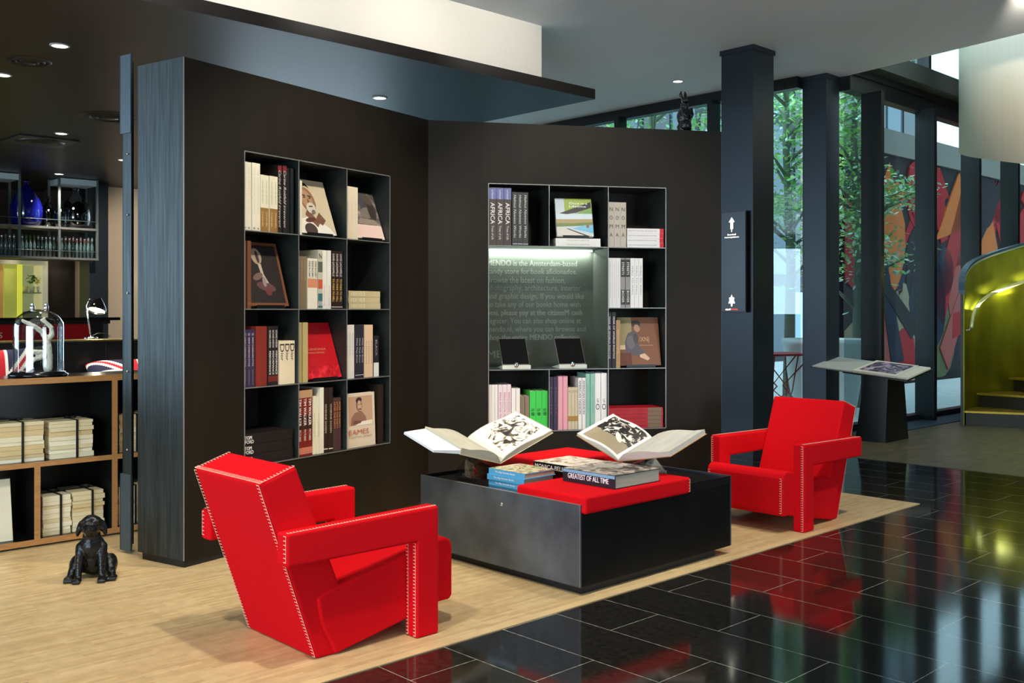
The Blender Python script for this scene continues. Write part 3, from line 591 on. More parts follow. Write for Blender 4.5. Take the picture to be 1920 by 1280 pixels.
# tablets on stands in the niche
def tablet(x,label):
    X0=CX0+x; Z0=CZB+CCH+.0035; y_=.12; ca,sa=math.cos(CPHI),math.sin(CPHI)
    loc=Vector((CA.x+X0*ca-y_*sa,CA.y+X0*sa+y_*ca,Z0))
    t=thing('tablet',label,'tablet computer',loc,CPHI,'tablets in the lettered niche')
    m=MB(); m.prism([(-.115,0),(.10,0),(.10,.006),(-.10,.03),(-.115,.03)],-.01,.205,M=Matrix(((0,1,0,0),(1,0,0,0),(0,0,1,0),(0,0,0,1)))); m.build('stand_foot',mat('white_stand',(214,214,196),.35),t,bevel=.003)
    T=Matrix.Translation((0,-.095,.028))@Matrix.Rotation(-R(38),4,'X')
    m=MB(); m.box(-.008,.204,0,.012,.0,.25,0,T); m.build('case',CHROME,t,bevel=.004)
    m=MB(); m.box(-.002,.198,-.001,.0005,.012,.243,0,T); m.build('screen',mat('screen_black',(5,5,6),.05),t)
    m=MB(); m.ell((.095,-.115,.03),(.019,.012,.019)); m.build('clamp_knob',CHROME,t)
    # back strut
    m=MB(); m.prism([(-.02,.03),(-.008,.03),(.05,.17),(.04,.175)],.07,.12,M=Matrix(((0,1,0,0),(1,0,0,0),(0,0,1,0),(0,0,0,1)))); m.build('strut',CHROME,t)
tablet(.115,'left of two black tablets on white tilted stands in the lettered niche')
tablet(.545,'right of two black tablets on white tilted stands in the lettered niche')

# ------------------------------------------------------------------ red armchairs
def stitch(m,p0,p1,s,n,tick=.013,gap=.0145):
    p0,p1,s,n=Vector(p0),Vector(p1),Vector(s).normalized(),Vector(n).normalized()
    d=p1-p0; Ln=d.length; d.normalize(); hh=.0012
    def bar(a,dir_,l,wd):
        q=n.cross(dir_).normalized()*wd/2; e=a+dir_*l
        vs=[a-q,a+q,e+q,e-q]; m.add([v+n*.0004 for v in vs]+[v+n*(.0004+hh) for v in vs],[(0,1,2,3),(4,5,6,7),(0,1,5,4),(1,2,6,5),(2,3,7,6),(3,0,4,7)])
    bar(p0,d,Ln,.0013)
    k=int(Ln/gap)
    for i in range(k+1): bar(p0+d*(Ln*i/k),s,tick*1.2,.0027)
def armchair(label,loc,rz):
    t=thing('armchair',label,'armchair',loc,rz,'red armchairs by the book table')
    hw=.2725
    m=MB(); m.prism([(0,0),(.10,0),(.16,.16),(-.093,.785),(-.254,.731)],-hw,hw); bo=m.build('backrest',RED,t,bevel=.013,seg=3)
    sw=hw+.013
    top=[(.0,.245),(.055,.268),(.3,.315),(.5,.358),(.62,.385),(.665,.388),(.69,.372),(.70,.345)]
    m=MB(); m.prism([(.085,.004)]+[(.02,.14)]+top+[(.70,.125),(.685,.108),(.63,.108),(.35,.052)],-sw,sw); so=m.build('seat',RED,t,bevel=.011,seg=3)
    st=MB(); bk=Vector((-.254,0,.731)).normalized(); nb=Vector((-.945,0,-.328))
    nb=Vector((-(.731),0,-.254)).normalized()
    for sg_ in (-1,1):
        stitch(st,(.0-.004,sg_*(hw-.003),.01),(-.254,sg_*(hw-.003),.725),(0,-sg_,0),nb,tick=.016)
        stitch(st,(-.250,sg_*(hw-.002),.732),(-.098,sg_*(hw-.002),.783),(0,-sg_,0),(-.32,0,.95),tick=.016)
    stitch(st,(-.251,-hw,.733),(-.251,hw,.733),(.95,0,.32),(-.32,0,.95),tick=.016)
    st.build('stitching',STITCH,bo)
    st=MB()
    for sg_ in (-1,1): stitch(st,(.7005,sg_*(sw-.012),.13),(.7005,sg_*(sw-.012),.345),(0,-sg_,0),(1,0,0),tick=.012)
    st.build('stitching',STITCH,so)
    for sg_,nm in ((-1,'right'),(1,'left')):
        y0,y1=sorted((sg_*(hw+.001),sg_*(hw+.082))) 
        # one upholstered arm with its front post
        m=MB(); m.prism([(-.181,.410),(.445,.410),(.445,0),(.566,0),(.566,.552),(-.181,.540)],y0,y1)
        a=m.build('arm',RED,t,bevel=.011,seg=3)
        st=MB(); yo=sg_*(hw+.082); 
        stitch(st,(-.17,yo-sg_*.008,.5405),(.555,yo-sg_*.008,.5525),(0,-sg_,0),(0,0,1),tick=.014)
        stitch(st,(-.1812,yo-sg_*.010,.43),(-.1812,yo-sg_*.010,.53),(0,-sg_,0),(-1,0,0),tick=.014)
        stitch(st,(.5662,yo-sg_*.010,.01),(.5662,yo-sg_*.010,.54),(0,-sg_,0),(1,0,0),tick=.012)
        for yy in (yo-sg_*.010,yo-sg_*.060): stitch(st,(.4448,yy,.01),(.4448,yy,.405),(0,-sg_,0),(-1,0,0),tick=.012)
        st.build('stitching',STITCH,a)
    return t
armchair('red felt armchair nearest the camera, seen from behind, left of the low table',(-.9705,4.1975,.004),PHI)
armchair('red felt armchair facing us, right of the low table in front of the column',(2.0,6.913,.004),PHI+math.pi)

# ------------------------------------------------------------------ low steel table with cushions
TP=Vector((.330,4.87,0))
T=thing('coffee_table','large square low table clad in blackened steel between the two red armchairs','table',(TP.x,TP.y,.004),PHI)
TL,TW=1.285,1.245
m=MB(); m.box(.012,TL-.012,0,TW,.045,.40); m.build('body',mat('table_steel_shaded',(13,13,13),.5,.0,.2,noise=.4,nscale=5,bump=.04,bscale=25),T)  # same steel as the side panels, its shade put into a near-black colour
m=MB(); m.box(0,.012,-.001,TW+.001,.045,.447); m.build('side_panel',STEELT,T); 
m=MB(); m.box(TL-.012,TL,0,TW,.045,.447); m.build('side_panel',STEELT,T)
m=MB(); m.box(.012,TL-.012,.47,.775,.40,.436); m.box(.875,TL-.012,0,.47,.40,.436); m.box(.012,.40,.775,TW,.40,.436); m.build('top_plate',GLOSSK,T)
m=MB(); m.box(.875,TL-.012,-.001,.003,.40,.447); m.build('rim',DARK,T); m=MB(); m.box(.012,.40,TW-.003,TW+.001,.40,.447); m.build('rim',DARK,T)
m=MB(); m.box(.045,TL-.12,.03,TW-.05,0,.045); m.build('plinth',TOE,T)
m=MB(); m.box(-.001,.002,-.0025,.0005,.045,.447); m.box(-.001,.0125,-.001,TW,.447,.448); m.build('bare_edge',EDGE,T)
m=MB(); m.lathe([(.011,0),(.011,.006),(.007,.008),(.003,.0085)],16,M=Matrix.Translation((0,.555,.375))@Matrix.Rotation(-R(90),4,'Y')); m.build('lock',CHROME,T)
def cushion(a0,a1,b0,b1,label):
    o=thing('seat_cushion',label,'cushion',tuple(ab(TP,a0,b0,.405)),PHI,'seat cushions on the low table')
    m=MB(); m.box(0,a1-a0,0,b1-b0,0,.087); m.build('cover',RED,o,bevel=.014,seg=4)
    m=MB(); stitch(m,(a1-a0-.012,-.0003,.012),(a1-a0-.012,-.0003,.076),(-1,0,0),(0,-1,0),tick=.008); m.build('stitching',STITCH,o)
cushion(.014,.868,-.025,.462,'red seat cushion on the near corner of the low table, large book lying on it')
cushion(.408,1.262,.785,1.27,'red seat cushion on the far corner of the low table, beyond the books')
# books on the table
def flat_book(name,a,b,z,da,db,h,ang,rgb_spine,rgb_top,label,group=None,title=None,tc=(240,240,240),shapes=None,page=PAPERG,tl=(.08,.8,.45),band=None):
    """lies flat, spine on the -a side running along +b, pages show on the other sides"""
    o=MB(); t=.003
    o.box(0,da,0,db,0,t); o.box(0,da,0,db,h-t,h); o.box(0,t,0,db,t,h-t)
    p=ab(TP,a,b,z); ob=o.build('book',[pm(rgb_spine,.35)],None,tuple(p),PHI+ang); tag(ob,label,'book',group)
    m=MB(); m.box(t,da-.005,.004,db-.004,t,h-t); m.build('pages',page,ob)
    if shapes:
        MM=Matrix(((0,0,1,0),(-1,0,0,db),(0,-1,0,h),(0,0,0,1)))   # picture u -> -b, v -> +a
        pict(ob,'cover_picture',db,da,shapes,MM)
    if band:
        m=MB()
        for c0,c1,_ in band: m.box(-.0006,0,.002,db-.002,h*c0,h*c1)
        m.build('colour_band',pm(band[0][2],.3),ob)
    if title:
        m=MB(); add_text(m,title,(-.0012,db*(1-tl[0]),h*(.5-tl[2]/2)),(0,-1,0),(0,0,1),db*tl[1],h*tl[2],bold=.02); m.build('spine_title',pm(tc,.4),ob)
    return ob
garden=[rect((4,4,4),0,1,0,1)]
for k in range(3):
    flat_book('book',.118-.004*(k==1),.505+.003*(k%2),.440+k*.0305,.235,.285,.03,.03*0+(.02 if k==1 else .0),(84,168,212),(150,150,90),
      ['lowest of three small blue-spined books stacked on the low table','middle of three small blue-spined books stacked on the low table','top one of three small blue-spined books, garden picture on its cover'][k],
      'blue-spined books stacked on the low table','The Big Garden Book',shapes=garden if k==2 else None,page=mat('brown_page_block',(168,140,122),.8,noise=.15,nscale=300,stretch=(.02,.02,1)),tl=(.18,.56,.42))
crowd=[rect((3,3,3),0,1,0,1),((170,162,150),'e',.35,.62,.22,.16,.3),((70,62,58),'e',.72,.7,.12,.1)]
flat_book('book',.275,.010,.4935,.365,.365,.068,.0,(20,28,38),(90,90,90),'thick heavy book with a photograph cover lying on the near red cushion',None,'GREATEST OF ALL TIME',shapes=crowd,tl=(.10,.78,.40),band=[(.74,.97,(120,168,196)),(.03,.45,(84,22,26))][:1])  # pale blue spine band is a highlight put into the colour
model=[rect((5,5,5),0,1,0,1)]
flat_book('book',.44,.405,.4935,.30,.36,.045,.0,(24,20,20),(226,218,202),'cream-topped book with black spine lying behind the thick heavy book',None,'MONICA BELLUCCI',shapes=model,tl=(.04,.86,.55),tc=(236,226,214))

# open books on clear stands
def open_book(label,standlabel,loc,rz,lenY,tilt,left,right,lt,rt,ext_side,ext_len,ext_dz,page_art,art_side,jacket,edge=(206,202,190)):
    """gutter along local y, halves spread to -x (left) and +x (right); left/right = (width, rise)"""
    Mx=Matrix.Translation(loc)@Matrix.Rotation(rz,4,'Z')@Matrix.Rotation(tilt,4,'X')
    bk=thing('open_book',label,'book'); bk.matrix_world=Mx
    def halfpts(side,wd,rise,n=10):
        pts=[]
        for k in range(n+1):
            f=k/n; x=side*wd*f; z=rise*f; bulge=.022*math.sin(math.pi*min(1,f*1.25))*(1-f)**.3 if f<1 else 0
            pts.append((x,z,bulge))
        return pts
    for side,(wd,rise),th in ((-1,left,lt),(1,right,rt)):
        P=halfpts(side,wd,rise); m=MB(); vs=[]
        for x,z,bu in P: vs+= [(x,0,z),(x,0,z+th*min(1,.25+abs(x)/.05)+bu),(x,lenY,z+th*min(1,.25+abs(x)/.05)+bu),(x,lenY,z)]
        fs=[]; n=len(P)
        for k in range(n-1):
            for q in range(4): fs.append((k*4+q,k*4+(q+1)%4,(k+1)*4+(q+1)%4,(k+1)*4+q))
        fs+=[(0,1,2,3),tuple((n-1)*4+q for q in (3,2,1,0))]
        m.add(vs,fs); m.build('page_half',mat('open_page_block_%d'%edge[0],edge,.7,noise=.08,nscale=300,stretch=(.02,.02,1)),bk)
        c=MB(); c.add([(0,-.004,-.0035),(0,-.004,-.0005),(0,lenY+.004,-.0005),(0,lenY+.004,-.0035),(side*wd*1.02,-.004,rise*1.02-.0035),(side*wd*1.02,-.004,rise*1.02-.0005),(side*wd*1.02,lenY+.004,rise*1.02-.0005),(side*wd*1.02,lenY+.004,rise*1.02-.0035)],
           [(0,1,2,3),(4,7,6,5),(0,4,5,1),(1,5,6,2),(2,6,7,3),(3,7,4,0)]); c.build('cover_board',pm(jacket,.5),bk)
        if side==ext_side:
            x0,z0=side*wd,rise; x1,z1=side*(wd+ext_len),rise+ext_dz; h_=.022
            c=MB(); c.add([(x0,0,z0),(x0,0,z0+h_),(x0,lenY,z0+h_),(x0,lenY,z0),(x1,.03,z1),(x1,.03,z1+h_*.6),(x1,lenY-.03,z1+h_*.6),(x1,lenY-.03,z1)],[(0,1,2,3),(4,7,6,5),(0,4,5,1),(1,5,6,2),(2,6,7,3),(3,7,4,0)])
            c.build('folded_out_pages',mat('jacket_flap_white',(216,224,230),.6),bk)
        if side==art_side:
            m=MB(); mats=[]
            for i,sh in enumerate(page_art):
                mt=pm(sh[0],.5); 
                if mt not in mats: mats.append(mt)
                if sh[1]=='e':
                    cx,cy,rx,ry=sh[2:6]; tl=sh[6] if len(sh)>6 else 0
                    pts=[(cx+rx*math.cos(q)*math.cos(tl)-ry*math.sin(q)*math.sin(tl),cy+rx*math.cos(q)*math.sin(tl)+ry*math.sin(q)*math.cos(tl)) for q in [2*math.pi*k/18 for k in range(18)]]
                else: pts=sh[2]
                # cut the shape into strips so that it follows the curved page
                def zz(f):
                    x=wd*f; return rise*f+th*min(1,.25+x/.05)+.022*math.sin(math.pi*min(1,f*1.25))*(1-f)**.3+.0008+.0003*i
                pts=[(min(max(a_,.03),.985),min(max(b_,.02),.98)) for a_,b_ in pts]
                fs_=sorted(set([k/20 for k in range(21)])) 
                for f0,f1 in zip(fs_[:-1],fs_[1:]):
                    def clip(pp,lim,keep):
                        out=[]
                        for q in range(len(pp)):
                            a_,b_=pp[q],pp[(q+1)%len(pp)]; ia=(a_[0]-lim)*keep>=0; ib=(b_[0]-lim)*keep>=0
                            if ia: out.append(a_)
                            if ia!=ib:
                                r_=(lim-a_[0])/(b_[0]-a_[0]); out.append((lim,a_[1]+(b_[1]-a_[1])*r_))
                        return out
                    pp=clip(pts,f0,1)
                    if len(pp)>2: pp=clip(pp,f1,-1)
                    if len(pp)>2:
                        za,zb_=zz(f0),zz(min(f1,.999))
                        m.add([(side*wd*a_,lenY*b_,za+(zb_-za)*(a_-f0)/(f1-f0)) for a_,b_ in pp],[tuple(range(len(pp)))],mats.index(mt))
            m.build('page_picture',mats,bk)
    st=thing('book_stand',standlabel,'stand'); st.matrix_world=Matrix.Translation((loc[0],loc[1],.4415))@Matrix.Rotation(rz,4,'Z')
    H=loc[2]-.4415; tn=math.tan(tilt)
    def plate(x0,z0,x1,z1,off0,off1,nm):
        m=MB(); y0,y1=.05,lenY*.92; e=.005
        m.add([(x0,y0,z0),(x0+e,y0,z0),(x0+e,y1,z0),(x0,y1,z0),(x1,y0,z1+tn*y0*off1),(x1+e,y0,z1+tn*y0*off1),(x1+e,y1,z1+tn*y1*off1),(x1,y1,z1+tn*y1*off1)],
          [(0,3,2,1),(4,5,6,7),(0,1,5,4),(1,2,6,5),(2,3,7,6),(3,0,4,7)]); m.build(nm,CLEAR,st)
    kx=.16
    plate(.10,0,-left[0]*.55,H+left[1]*.55-.012,0,1,'crossed_panel'); plate(-.105,0,right[0]*.55,H+right[1]*.55-.012,0,1,'crossed_panel')
    return bk
INK=(28,24,22)
sketch=[((232,226,208),'p',[(.05,.02),(.98,.02),(.98,.98),(.05,.98)]),((1,1,1),'p',[(.12,.12),(.35,.06),(.9,.2),(.95,.9),(.5,.96),(.2,.7)])]
open_book('open picture book with a sketched page on the left clear stand of the table','clear acrylic stand under the left open book on the low table',
  Vector((-.067,5.70,.53)),PHI,.33,R(16),(.32,.09),(.38,.15),.036,.018,-1,.17,.015,sketch,1,(196,178,140),(176,172,154))
photo=[((238,236,228),'p',[(.03,.02),(.98,.02),(.98,.98),(.03,.98)]),((150,136,108),'p',[(.08,.06),(.92,.06),(.92,.45),(.08,.45)]),((2,2,2),'p',[(.08,.38),(.92,.45),(.92,.95),(.08,.95)]),((226,220,206),'e',.36,.44,.16,.05,.7)]
open_book('open book with a black and white photograph on the right clear stand','clear acrylic stand under the right open book on the low table',
  Vector((.617,5.78,.53)),PHI-math.pi/2,.34,R(16),(.29,.13),(.387,.075),.014,.028,0,0,0,photo,-1,(196,150,96))
# ------------------------------------------------------------------ blobby sculptures: overlapping forms fused into one continuous surface
def fuse(name,mb,mt,parent,voxel=.006,smooth=4,disp=None):
    o=mb.build(name,mt,parent)
    r=o.modifiers.new('fuse','REMESH'); r.mode='VOXEL'; r.voxel_size=voxel; r.use_smooth_shade=True
    s_=o.modifiers.new('smooth','SMOOTH'); s_.iterations=smooth; s_.factor=.5
    if disp:
        t=bpy.data.textures.new('grain','CLOUDS'); t.noise_scale=disp[1]
        d=o.modifiers.new('relief','DISPLACE'); d.texture=t; d.strength=disp[0]; d.mid_level=.5
    return o
def limb(m,pts,rs,seg=12):
    m.tube(pts,rs,seg)
    for p_,r_ in zip(pts,rs): m.ell(p_,(r_,r_,r_),seg=12)
# bronze puppy sitting on the oak floor, facing the camera (local -y forward)
dg=thing('dog_statue','small black bronze puppy statue sitting on the oak floor by the plywood shelf','statue',(-2.185,5.20,.004),R(14))
m=MB(); EL=m.ell
EL((0,.045,.125),(.068,.075,.10),Matrix.Rotation(R(-16),3,'X')); EL((0,-.005,.175),(.062,.056,.07)); EL((0,.085,.07),(.085,.08,.068))
EL((0,-.01,.225),(.046,.045,.05)); EL((0,-.018,.285),(.058,.056,.052)); EL((0,-.070,.268),(.034,.042,.027)); EL((0,-.062,.245),(.028,.034,.012))
EL((0,-.108,.278),(.012,.010,.009)); EL((-.028,-.052,.312),(.020,.018,.012)); EL((.028,-.052,.312),(.020,.018,.012)); EL((0,-.04,.322),(.035,.03,.02))
for sx in (-1,1):
    limb(m,[(sx*.048,-.012,.17),(sx*.054,-.042,.11),(sx*.056,-.055,.045),(sx*.058,-.062,.018)],[.031,.023,.017,.018])
    EL((sx*.060,-.078,.015),(.024,.030,.015))
    for q in (-1,0,1): EL((sx*.060+q*.013,-.101,.011),(.009,.011,.010))
    EL((sx*.082,.045,.062),(.038,.066,.055),Matrix.Rotation(R(20),3,'X')); 
    limb(m,[(sx*.09,.0,.05),(sx*.098,-.012,.026),(sx*.104,-.030,.018)],[.026,.022,.018])
    EL((sx*.106,-.045,.016),(.026,.032,.015))
    for q in (-1,0,1): EL((sx*.106+q*.014,-.070,.012),(.010,.011,.010))
    EL((sx*.060,-.012,.268),(.014,.030,.044),Matrix.Rotation(R(sx*-14),3,'Y'))
limb(m,[(0,.14,.04),(-.01,.18,.02),(-.03,.20,.012)],[.02,.013,.008])
fuse('body',m,BRONZE,dg,.0045,3)
m=MB()
for sx in (-1,1): m.ell((sx*.024,-.067,.297),(.007,.005,.006))
for sx in (-1,1):
    m=MB(); m.ell((sx*.024,-.069,.297),(.007,.005,.006),seg=10); m.build('eye',GLOSSK,dg)
# hare on top of the centre wall
hp=at(1288,243,7.75); hp.z=TOPZ
hr=thing('hare_statue','dark bronze hare statue standing upright on top of the centre wall','statue',(hp.x,hp.y+.09,TOPZ),R(20))
m=MB(); EL=m.ell
EL((0,.01,.14),(.062,.055,.085)); EL((0,.0,.075),(.055,.055,.06)); EL((-.004,.0,.225),(.034,.033,.04)); EL((-.008,-.012,.268),(.026,.034,.030)); EL((-.008,-.045,.262),(.016,.02,.016))
for sx in (-1,1):
    limb(m,[(sx*.016-.006,.004,.285),(sx*.021-.010,.014,.318),(sx*.017-.008,.016,.345)],[.010,.014,.006])
    limb(m,[(sx*.034,.01,.06),(sx*.036,.0,.03),(sx*.036,-.02,.012)],[.030,.024,.014]); EL((sx*.036,-.04,.010),(.015,.04,.010))
    limb(m,[(sx*.04,-.03,.20),(sx*.038,-.055,.155),(sx*.022,-.065,.13)],[.014,.011,.010])
EL((0,.06,.05),(.02,.02,.02)); fuse('body',m,BRONZE,hr,.005,3)
m=MB(); m.lathe([(.07,0),(.07,.008),(.062,.012),(0.001,.012)],24); m.build('base_plate',DARK,hr)

# ------------------------------------------------------------------ plywood shelf at left with tied paper bundles
S0=Vector((-2.416,6.27,0))
def ap(s,b,z=0): return ab(S0,s,b,z)
sh=thing('low_shelf','low black-fronted shelf unit with oak plywood edges behind the bronze puppy','shelf',(S0.x,S0.y,.004),PHI)
SL=-2.6; SR=.62; D=.36
BLK=mat('black_laminate',(10,10,10),.35)
def board(x0,x1,z0,z1,nm,front=True):
    m=MB(); m.box(x0,x1,.004,D,z0,z1); m.box(x0,x1,0,.004,z0,z1,1); m.build(nm,[BLK if nm!='top_board' else mat('top_laminate',(30,28,26),.15),PLY],sh)
board(SL,SR,.962,.998,'top_board'); board(SL,SR,.472,.502,'middle_shelf'); board(SL,SR,.012,.046,'bottom_board')
for x,z0,z1 in ((-.092,.502,.962),(-.092,.046,.472),(-.55,.046,.472),(.38,.046,.962),(-1.0,.502,.962),(-1.02,.046,.472),(-1.55,.046,.962)):
    board(x,x+.034,z0,z1,'divider')
m=MB(); m.box(SL,SR,D-.012,D,.012,.998); m.build('back_panel',BLK,sh)
PAPS=[mat('bundle_paper_%d'%i,c,.8,noise=.08,nscale=200,stretch=(.05,.05,1)) for i,c in enumerate([(232,222,186),(222,208,166),(238,230,200),(214,190,140)])]
RIB=mat('black_ribbon',(16,14,13),.6)
def bundle(x,z,w,h,label,seed,d=.24,y=.05,ribs=(.5,),sides=0):
    rnd=random.Random(seed); p_=ap(x,y,z+.004)
    t=thing('paper_bundle',label,'paper bundle',tuple(p_),PHI,'cream paper bundles tied with black ribbon')
    zz=0; n=9
    for i in range(n):
        th=h/n*rnd.uniform(.75,1.25) if i<n-1 else h-zz
        th=max(.012,min(th,h-zz)) 
        if zz+th>h+.001 or th<.005: break
        a,b_=rnd.uniform(-.005,.005),rnd.uniform(-.004,.006)
        m=MB(); m.box(max(0,a),w+a,b_+.004,d+b_,zz,zz+th-.001); m.build('booklet',PAPS[rnd.randrange(4)],t); zz+=th
    m=MB()
    for f in ribs:
        c=w*f; r_=.007
        m.box(c-r_,c+r_,-.004,-.002,0,h+.003); m.box(c-r_,c+r_,-.004,d+.008,h+.001,h+.003); m.box(c-r_,c+r_,d+.007,d+.009,0,h)
    m.box(-.008,w+.008,d*.45,d*.45+.014,h+.003,h+.005); m.box(-.009,-.007,d*.45,d*.45+.014,0,h+.005); m.build('ribbon',RIB,t)
    m=MB()
    for sx in (-1,1): m.tube([(w*ribs[0],d*.47,h+.006),(w*ribs[0]+sx*.02,d*.44,h+.018),(w*ribs[0]+sx*.035,d*.47,h+.008),(w*ribs[0],d*.49,h+.007)],.004,6)
    m.build('bow',RIB,t)
bundle(-.735,.502,.255,.235,'cream paper bundle tied with black ribbon, leftmost on the upper shelf',1,ribs=(.53,))
bundle(-.445,.502,.255,.225,'cream paper bundle tied with black ribbon, right of the divider-free upper compartment',2,ribs=(.62,))
bundle(-.025,.502,.22,.235,'cream paper bundle partly hidden by the steel post, upper shelf',3)
bundle(-.485,.046,.165,.235,'left of two cream paper bundles side by side on the lower shelf',4,ribs=(.62,),d=.26)
bundle(-.312,.046,.19,.24,'right of two cream paper bundles side by side, behind the puppy',5,ribs=(.62,),d=.26)
bundle(-.035,.046,.22,.24,'cream paper bundle partly hidden by the steel post, lower shelf',6)
pr=thing('framed_print','large cream print leaning in the lower left compartment of the shelf','picture',tuple(ap(-.975,.06,.052)),PHI)
T_=Matrix.Rotation(R(-9),4,'X')
m=MB(); m.box(0,.325,0,.012,0,.36,0,T_); m.build('sheet',mat('print_paper',(230,224,200),.6),pr)
m=MB(); m.box(0,.33,.012,.02,-.004,.365,0,T_); m.build('backing',DARK,pr)
m=MB(); 
for q,(s_,f) in enumerate((('(a',.30),('r',.24),('in',.2))): add_text(m,s_,T_@Vector((.21,-.0012,f)),(1,0,0),T_.to_3x3()@Vector((0,0,1)),.05,.022)
m.build('print_lettering',pm((90,80,66)),pr)
# bell jar with coral
jp=ap(-.468,.18,.002+1.0)
jr=thing('bell_jar','clear glass bell jar over a white coral branch, on the plywood shelf','bell jar',tuple(jp),PHI)
m=MB(); m.lathe([(.155,0),(.168,.004),(.168,.014),(.155,.02),(.15,.028),(.001,.028)],40); m.build('base',mat('black_wood_gloss',(16,16,17),.15),jr)
m=MB(); R0=.142; prof=[(R0,.029),(R0,.30)]+[(R0*math.cos(R(t)),.30+.105*math.sin(R(t))) for t in range(10,90,10)]+[(.006,.405)]
m.lathe(prof,48,cap=False); m.build('dome',JAR,jr)
for dx in (-.035,.045):
    m=MB(); m.lathe([(.013,0),(.014,.03),(.009,.034),(.009,.04),(.011,.046),(.001,.05)],14,M=Matrix.Translation((dx,.0,.395))); m.build('knob',CHROME,jr)
cr=thing('coral','branching white coral standing inside the glass bell jar','coral',tuple(jp+Vector((0,0,.029))),PHI)
m=MB()
def cl(pts,r0,r1):
    n=len(pts); 
    for i in range(n-1):
        for k in range(4):
            f=(i+k/4)/(n-1); p_=Vector(pts[i]).lerp(Vector(pts[i+1]),k/4); rr=(r0+(r1-r0)*f); m.ell(p_,(rr,rr,rr*1.1),seg=10)
cl([(.055,0,.02),(.06,0,.08),(.055,0,.15),(.045,.0,.20)],.028,.019)
cl([(.045,0,.19),(.02,0,.24),(-.03,-.01,.275),(-.075,-.01,.298),(-.10,-.01,.31)],.018,.009)
cl([(.05,0,.19),(.078,0,.22),(.075,0,.265),(.04,.0,.30),(.01,0,.315)],.018,.008); cl([(.04,0,.30),(.03,0,.33)],.009,.007)
cl([(.05,0,.09),(.01,-.01,.115),(-.05,-.02,.12),(-.065,-.02,.115)],.018,.011)
cl([(.03,-.01,.09),(-.03,-.02,.075),(-.075,-.03,.04),(-.09,-.03,.03)],.016,.010); cl([(-.05,-.02,.06),(-.055,-.03,.015)],.012,.013)
cl([(.05,0,.13),(.03,-.01,.15)],.012,.014)
fuse('branches',m,mat('white_coral',(236,230,210),.9),cr,.005,1,(.008,.012))

# ------------------------------------------------------------------ booth bench, cushions with flag pattern, desk lamp
bt=thing('booth_bench','long black booth bench with a brass edged back behind the plywood shelf','bench',(S0.x,S0.y,.004),PHI)
m=MB(); m.box(-3.2,.95,1.75,1.95,.05,1.155); m.build('back',mat('black_leather',(10,11,12),.38),bt,bevel=.01)
m=MB(); m.box(-3.2,.95,1.15,1.75,.08,.50); m.build('seat',mat('black_leather',(10,11,12),.38),bt,bevel=.03,seg=3)
m=MB(); m.box(-3.2,.95,1.742,2.0,1.155,1.166); m.build('brass_edge',mat('brass_strip',(196,182,120),.25,.9),bt)
for x in (-.72,.55):
    m=MB(); m.box(x,x+.006,1.744,1.75,.5,1.15); m.build('seam',TOE,bt)
RC,WC,BC=mat('flag_red',(186,18,36),.85),mat('flag_white',(228,220,208),.85),mat('flag_navy',(28,30,62),.85)
def flagmat(u,v):   # u,v in -1..1 (u is the long side)
    au,av=abs(u),abs(v); 
    if au<.10 or av<.14: return 0
    if au<.19 or av<.25: return 1
    d=abs(au-av)/1.3
    if d<.045: return 0
    if d<.15: return 1
    return 2
def flag_cushion(label,loc,rz,tilt,w,h,th,roll=0):
    t=bpy.data.objects.new('x',None); bpy.data.objects.remove(t)
    m=MB(); n=44
    for side in (-1,1):
        vs=[];fs=[];ms=[]
        for i in range(n+1):
            for j in range(n+1):
                u=-1+2*i/n; v=-1+2*j/n
                pinch=1-.07*(1-abs(u)**2)*abs(v)**4-.0
                px=u*(1-.06*(1-v*v)*abs(u)**3); pz=v*(1-.06*(1-u*u)*abs(v)**3)
                y=side*th/2*((1-u**4)*(1-v**4))**.5
                vs.append((px*w/2,y,h/2+pz*h/2))
        for i in range(n):
            for j in range(n):
                a=i*(n+1)+j; m.add([],[]) if False else None; fs.append((a,a+1,a+n+2,a+n+1)); ms.append(flagmat(-1+2*(i+.5)/n,-1+2*(j+.5)/n))
        b0=len(m.v); m.v+=[Vector(v) for v in vs]; m.f+=[tuple(q+b0 for q in f) for f in fs]; m.m+=ms; m.sm+=[True]*len(fs)
    o=m.build('flag_cushion',[RC,WC,BC]); tag(o,label,'cushion','flag patterned cushions on the booth bench')
    o.matrix_world=Matrix.Translation(loc)@Matrix.Rotation(rz,4,'Z')@Matrix.Rotation(tilt,4,'X')@Matrix.Rotation(roll,4,'Y')
    return o
flag_cushion('red, white and blue flag cushion standing upright left of the bell jar',ap(-.275,1.52,.52),PHI+R(-6),R(-10),.44,.62,.16)
flag_cushion('red, white and blue flag cushion slumped right of the bell jar',ap(.60,1.24,.66),PHI+R(-14),R(-52),.66,.52,.24)
lp=ap(.02,1.86,1.17)
q=at(170,636,8.15); lp=Vector((q.x,q.y,1.170))
dl=thing('desk_lamp','small black desk lamp with glowing shade standing on the brass edged bench back','lamp',tuple(lp),PHI)
m=MB(); m.lathe([(.055,0),(.055,.01),(.045,.016),(.001,.018)],24); m.build('base',CHROME,dl)
m=MB(); m.tube([(0,0,.015),(-.012,0,.10),(-.028,0,.20),(-.03,0,.27),(-.015,0,.32),(.01,0,.325)],.006,8); m.build('stem',CHROME,dl)
TM=Matrix.Translation((.035,-.03,.225))@Matrix.Rotation(R(20),4,'Y')@Matrix.Rotation(R(-14),4,'X')
m=MB(); m.lathe([(.075,0),(.070,.03),(.045,.075),(.02,.105),(.012,.12),(.002,.122)]+[(.010,.11),(.04,.072),(.066,.03),(.072,.001)],28,M=TM,cap=False); m.build('shade',GLOSSK,dl)
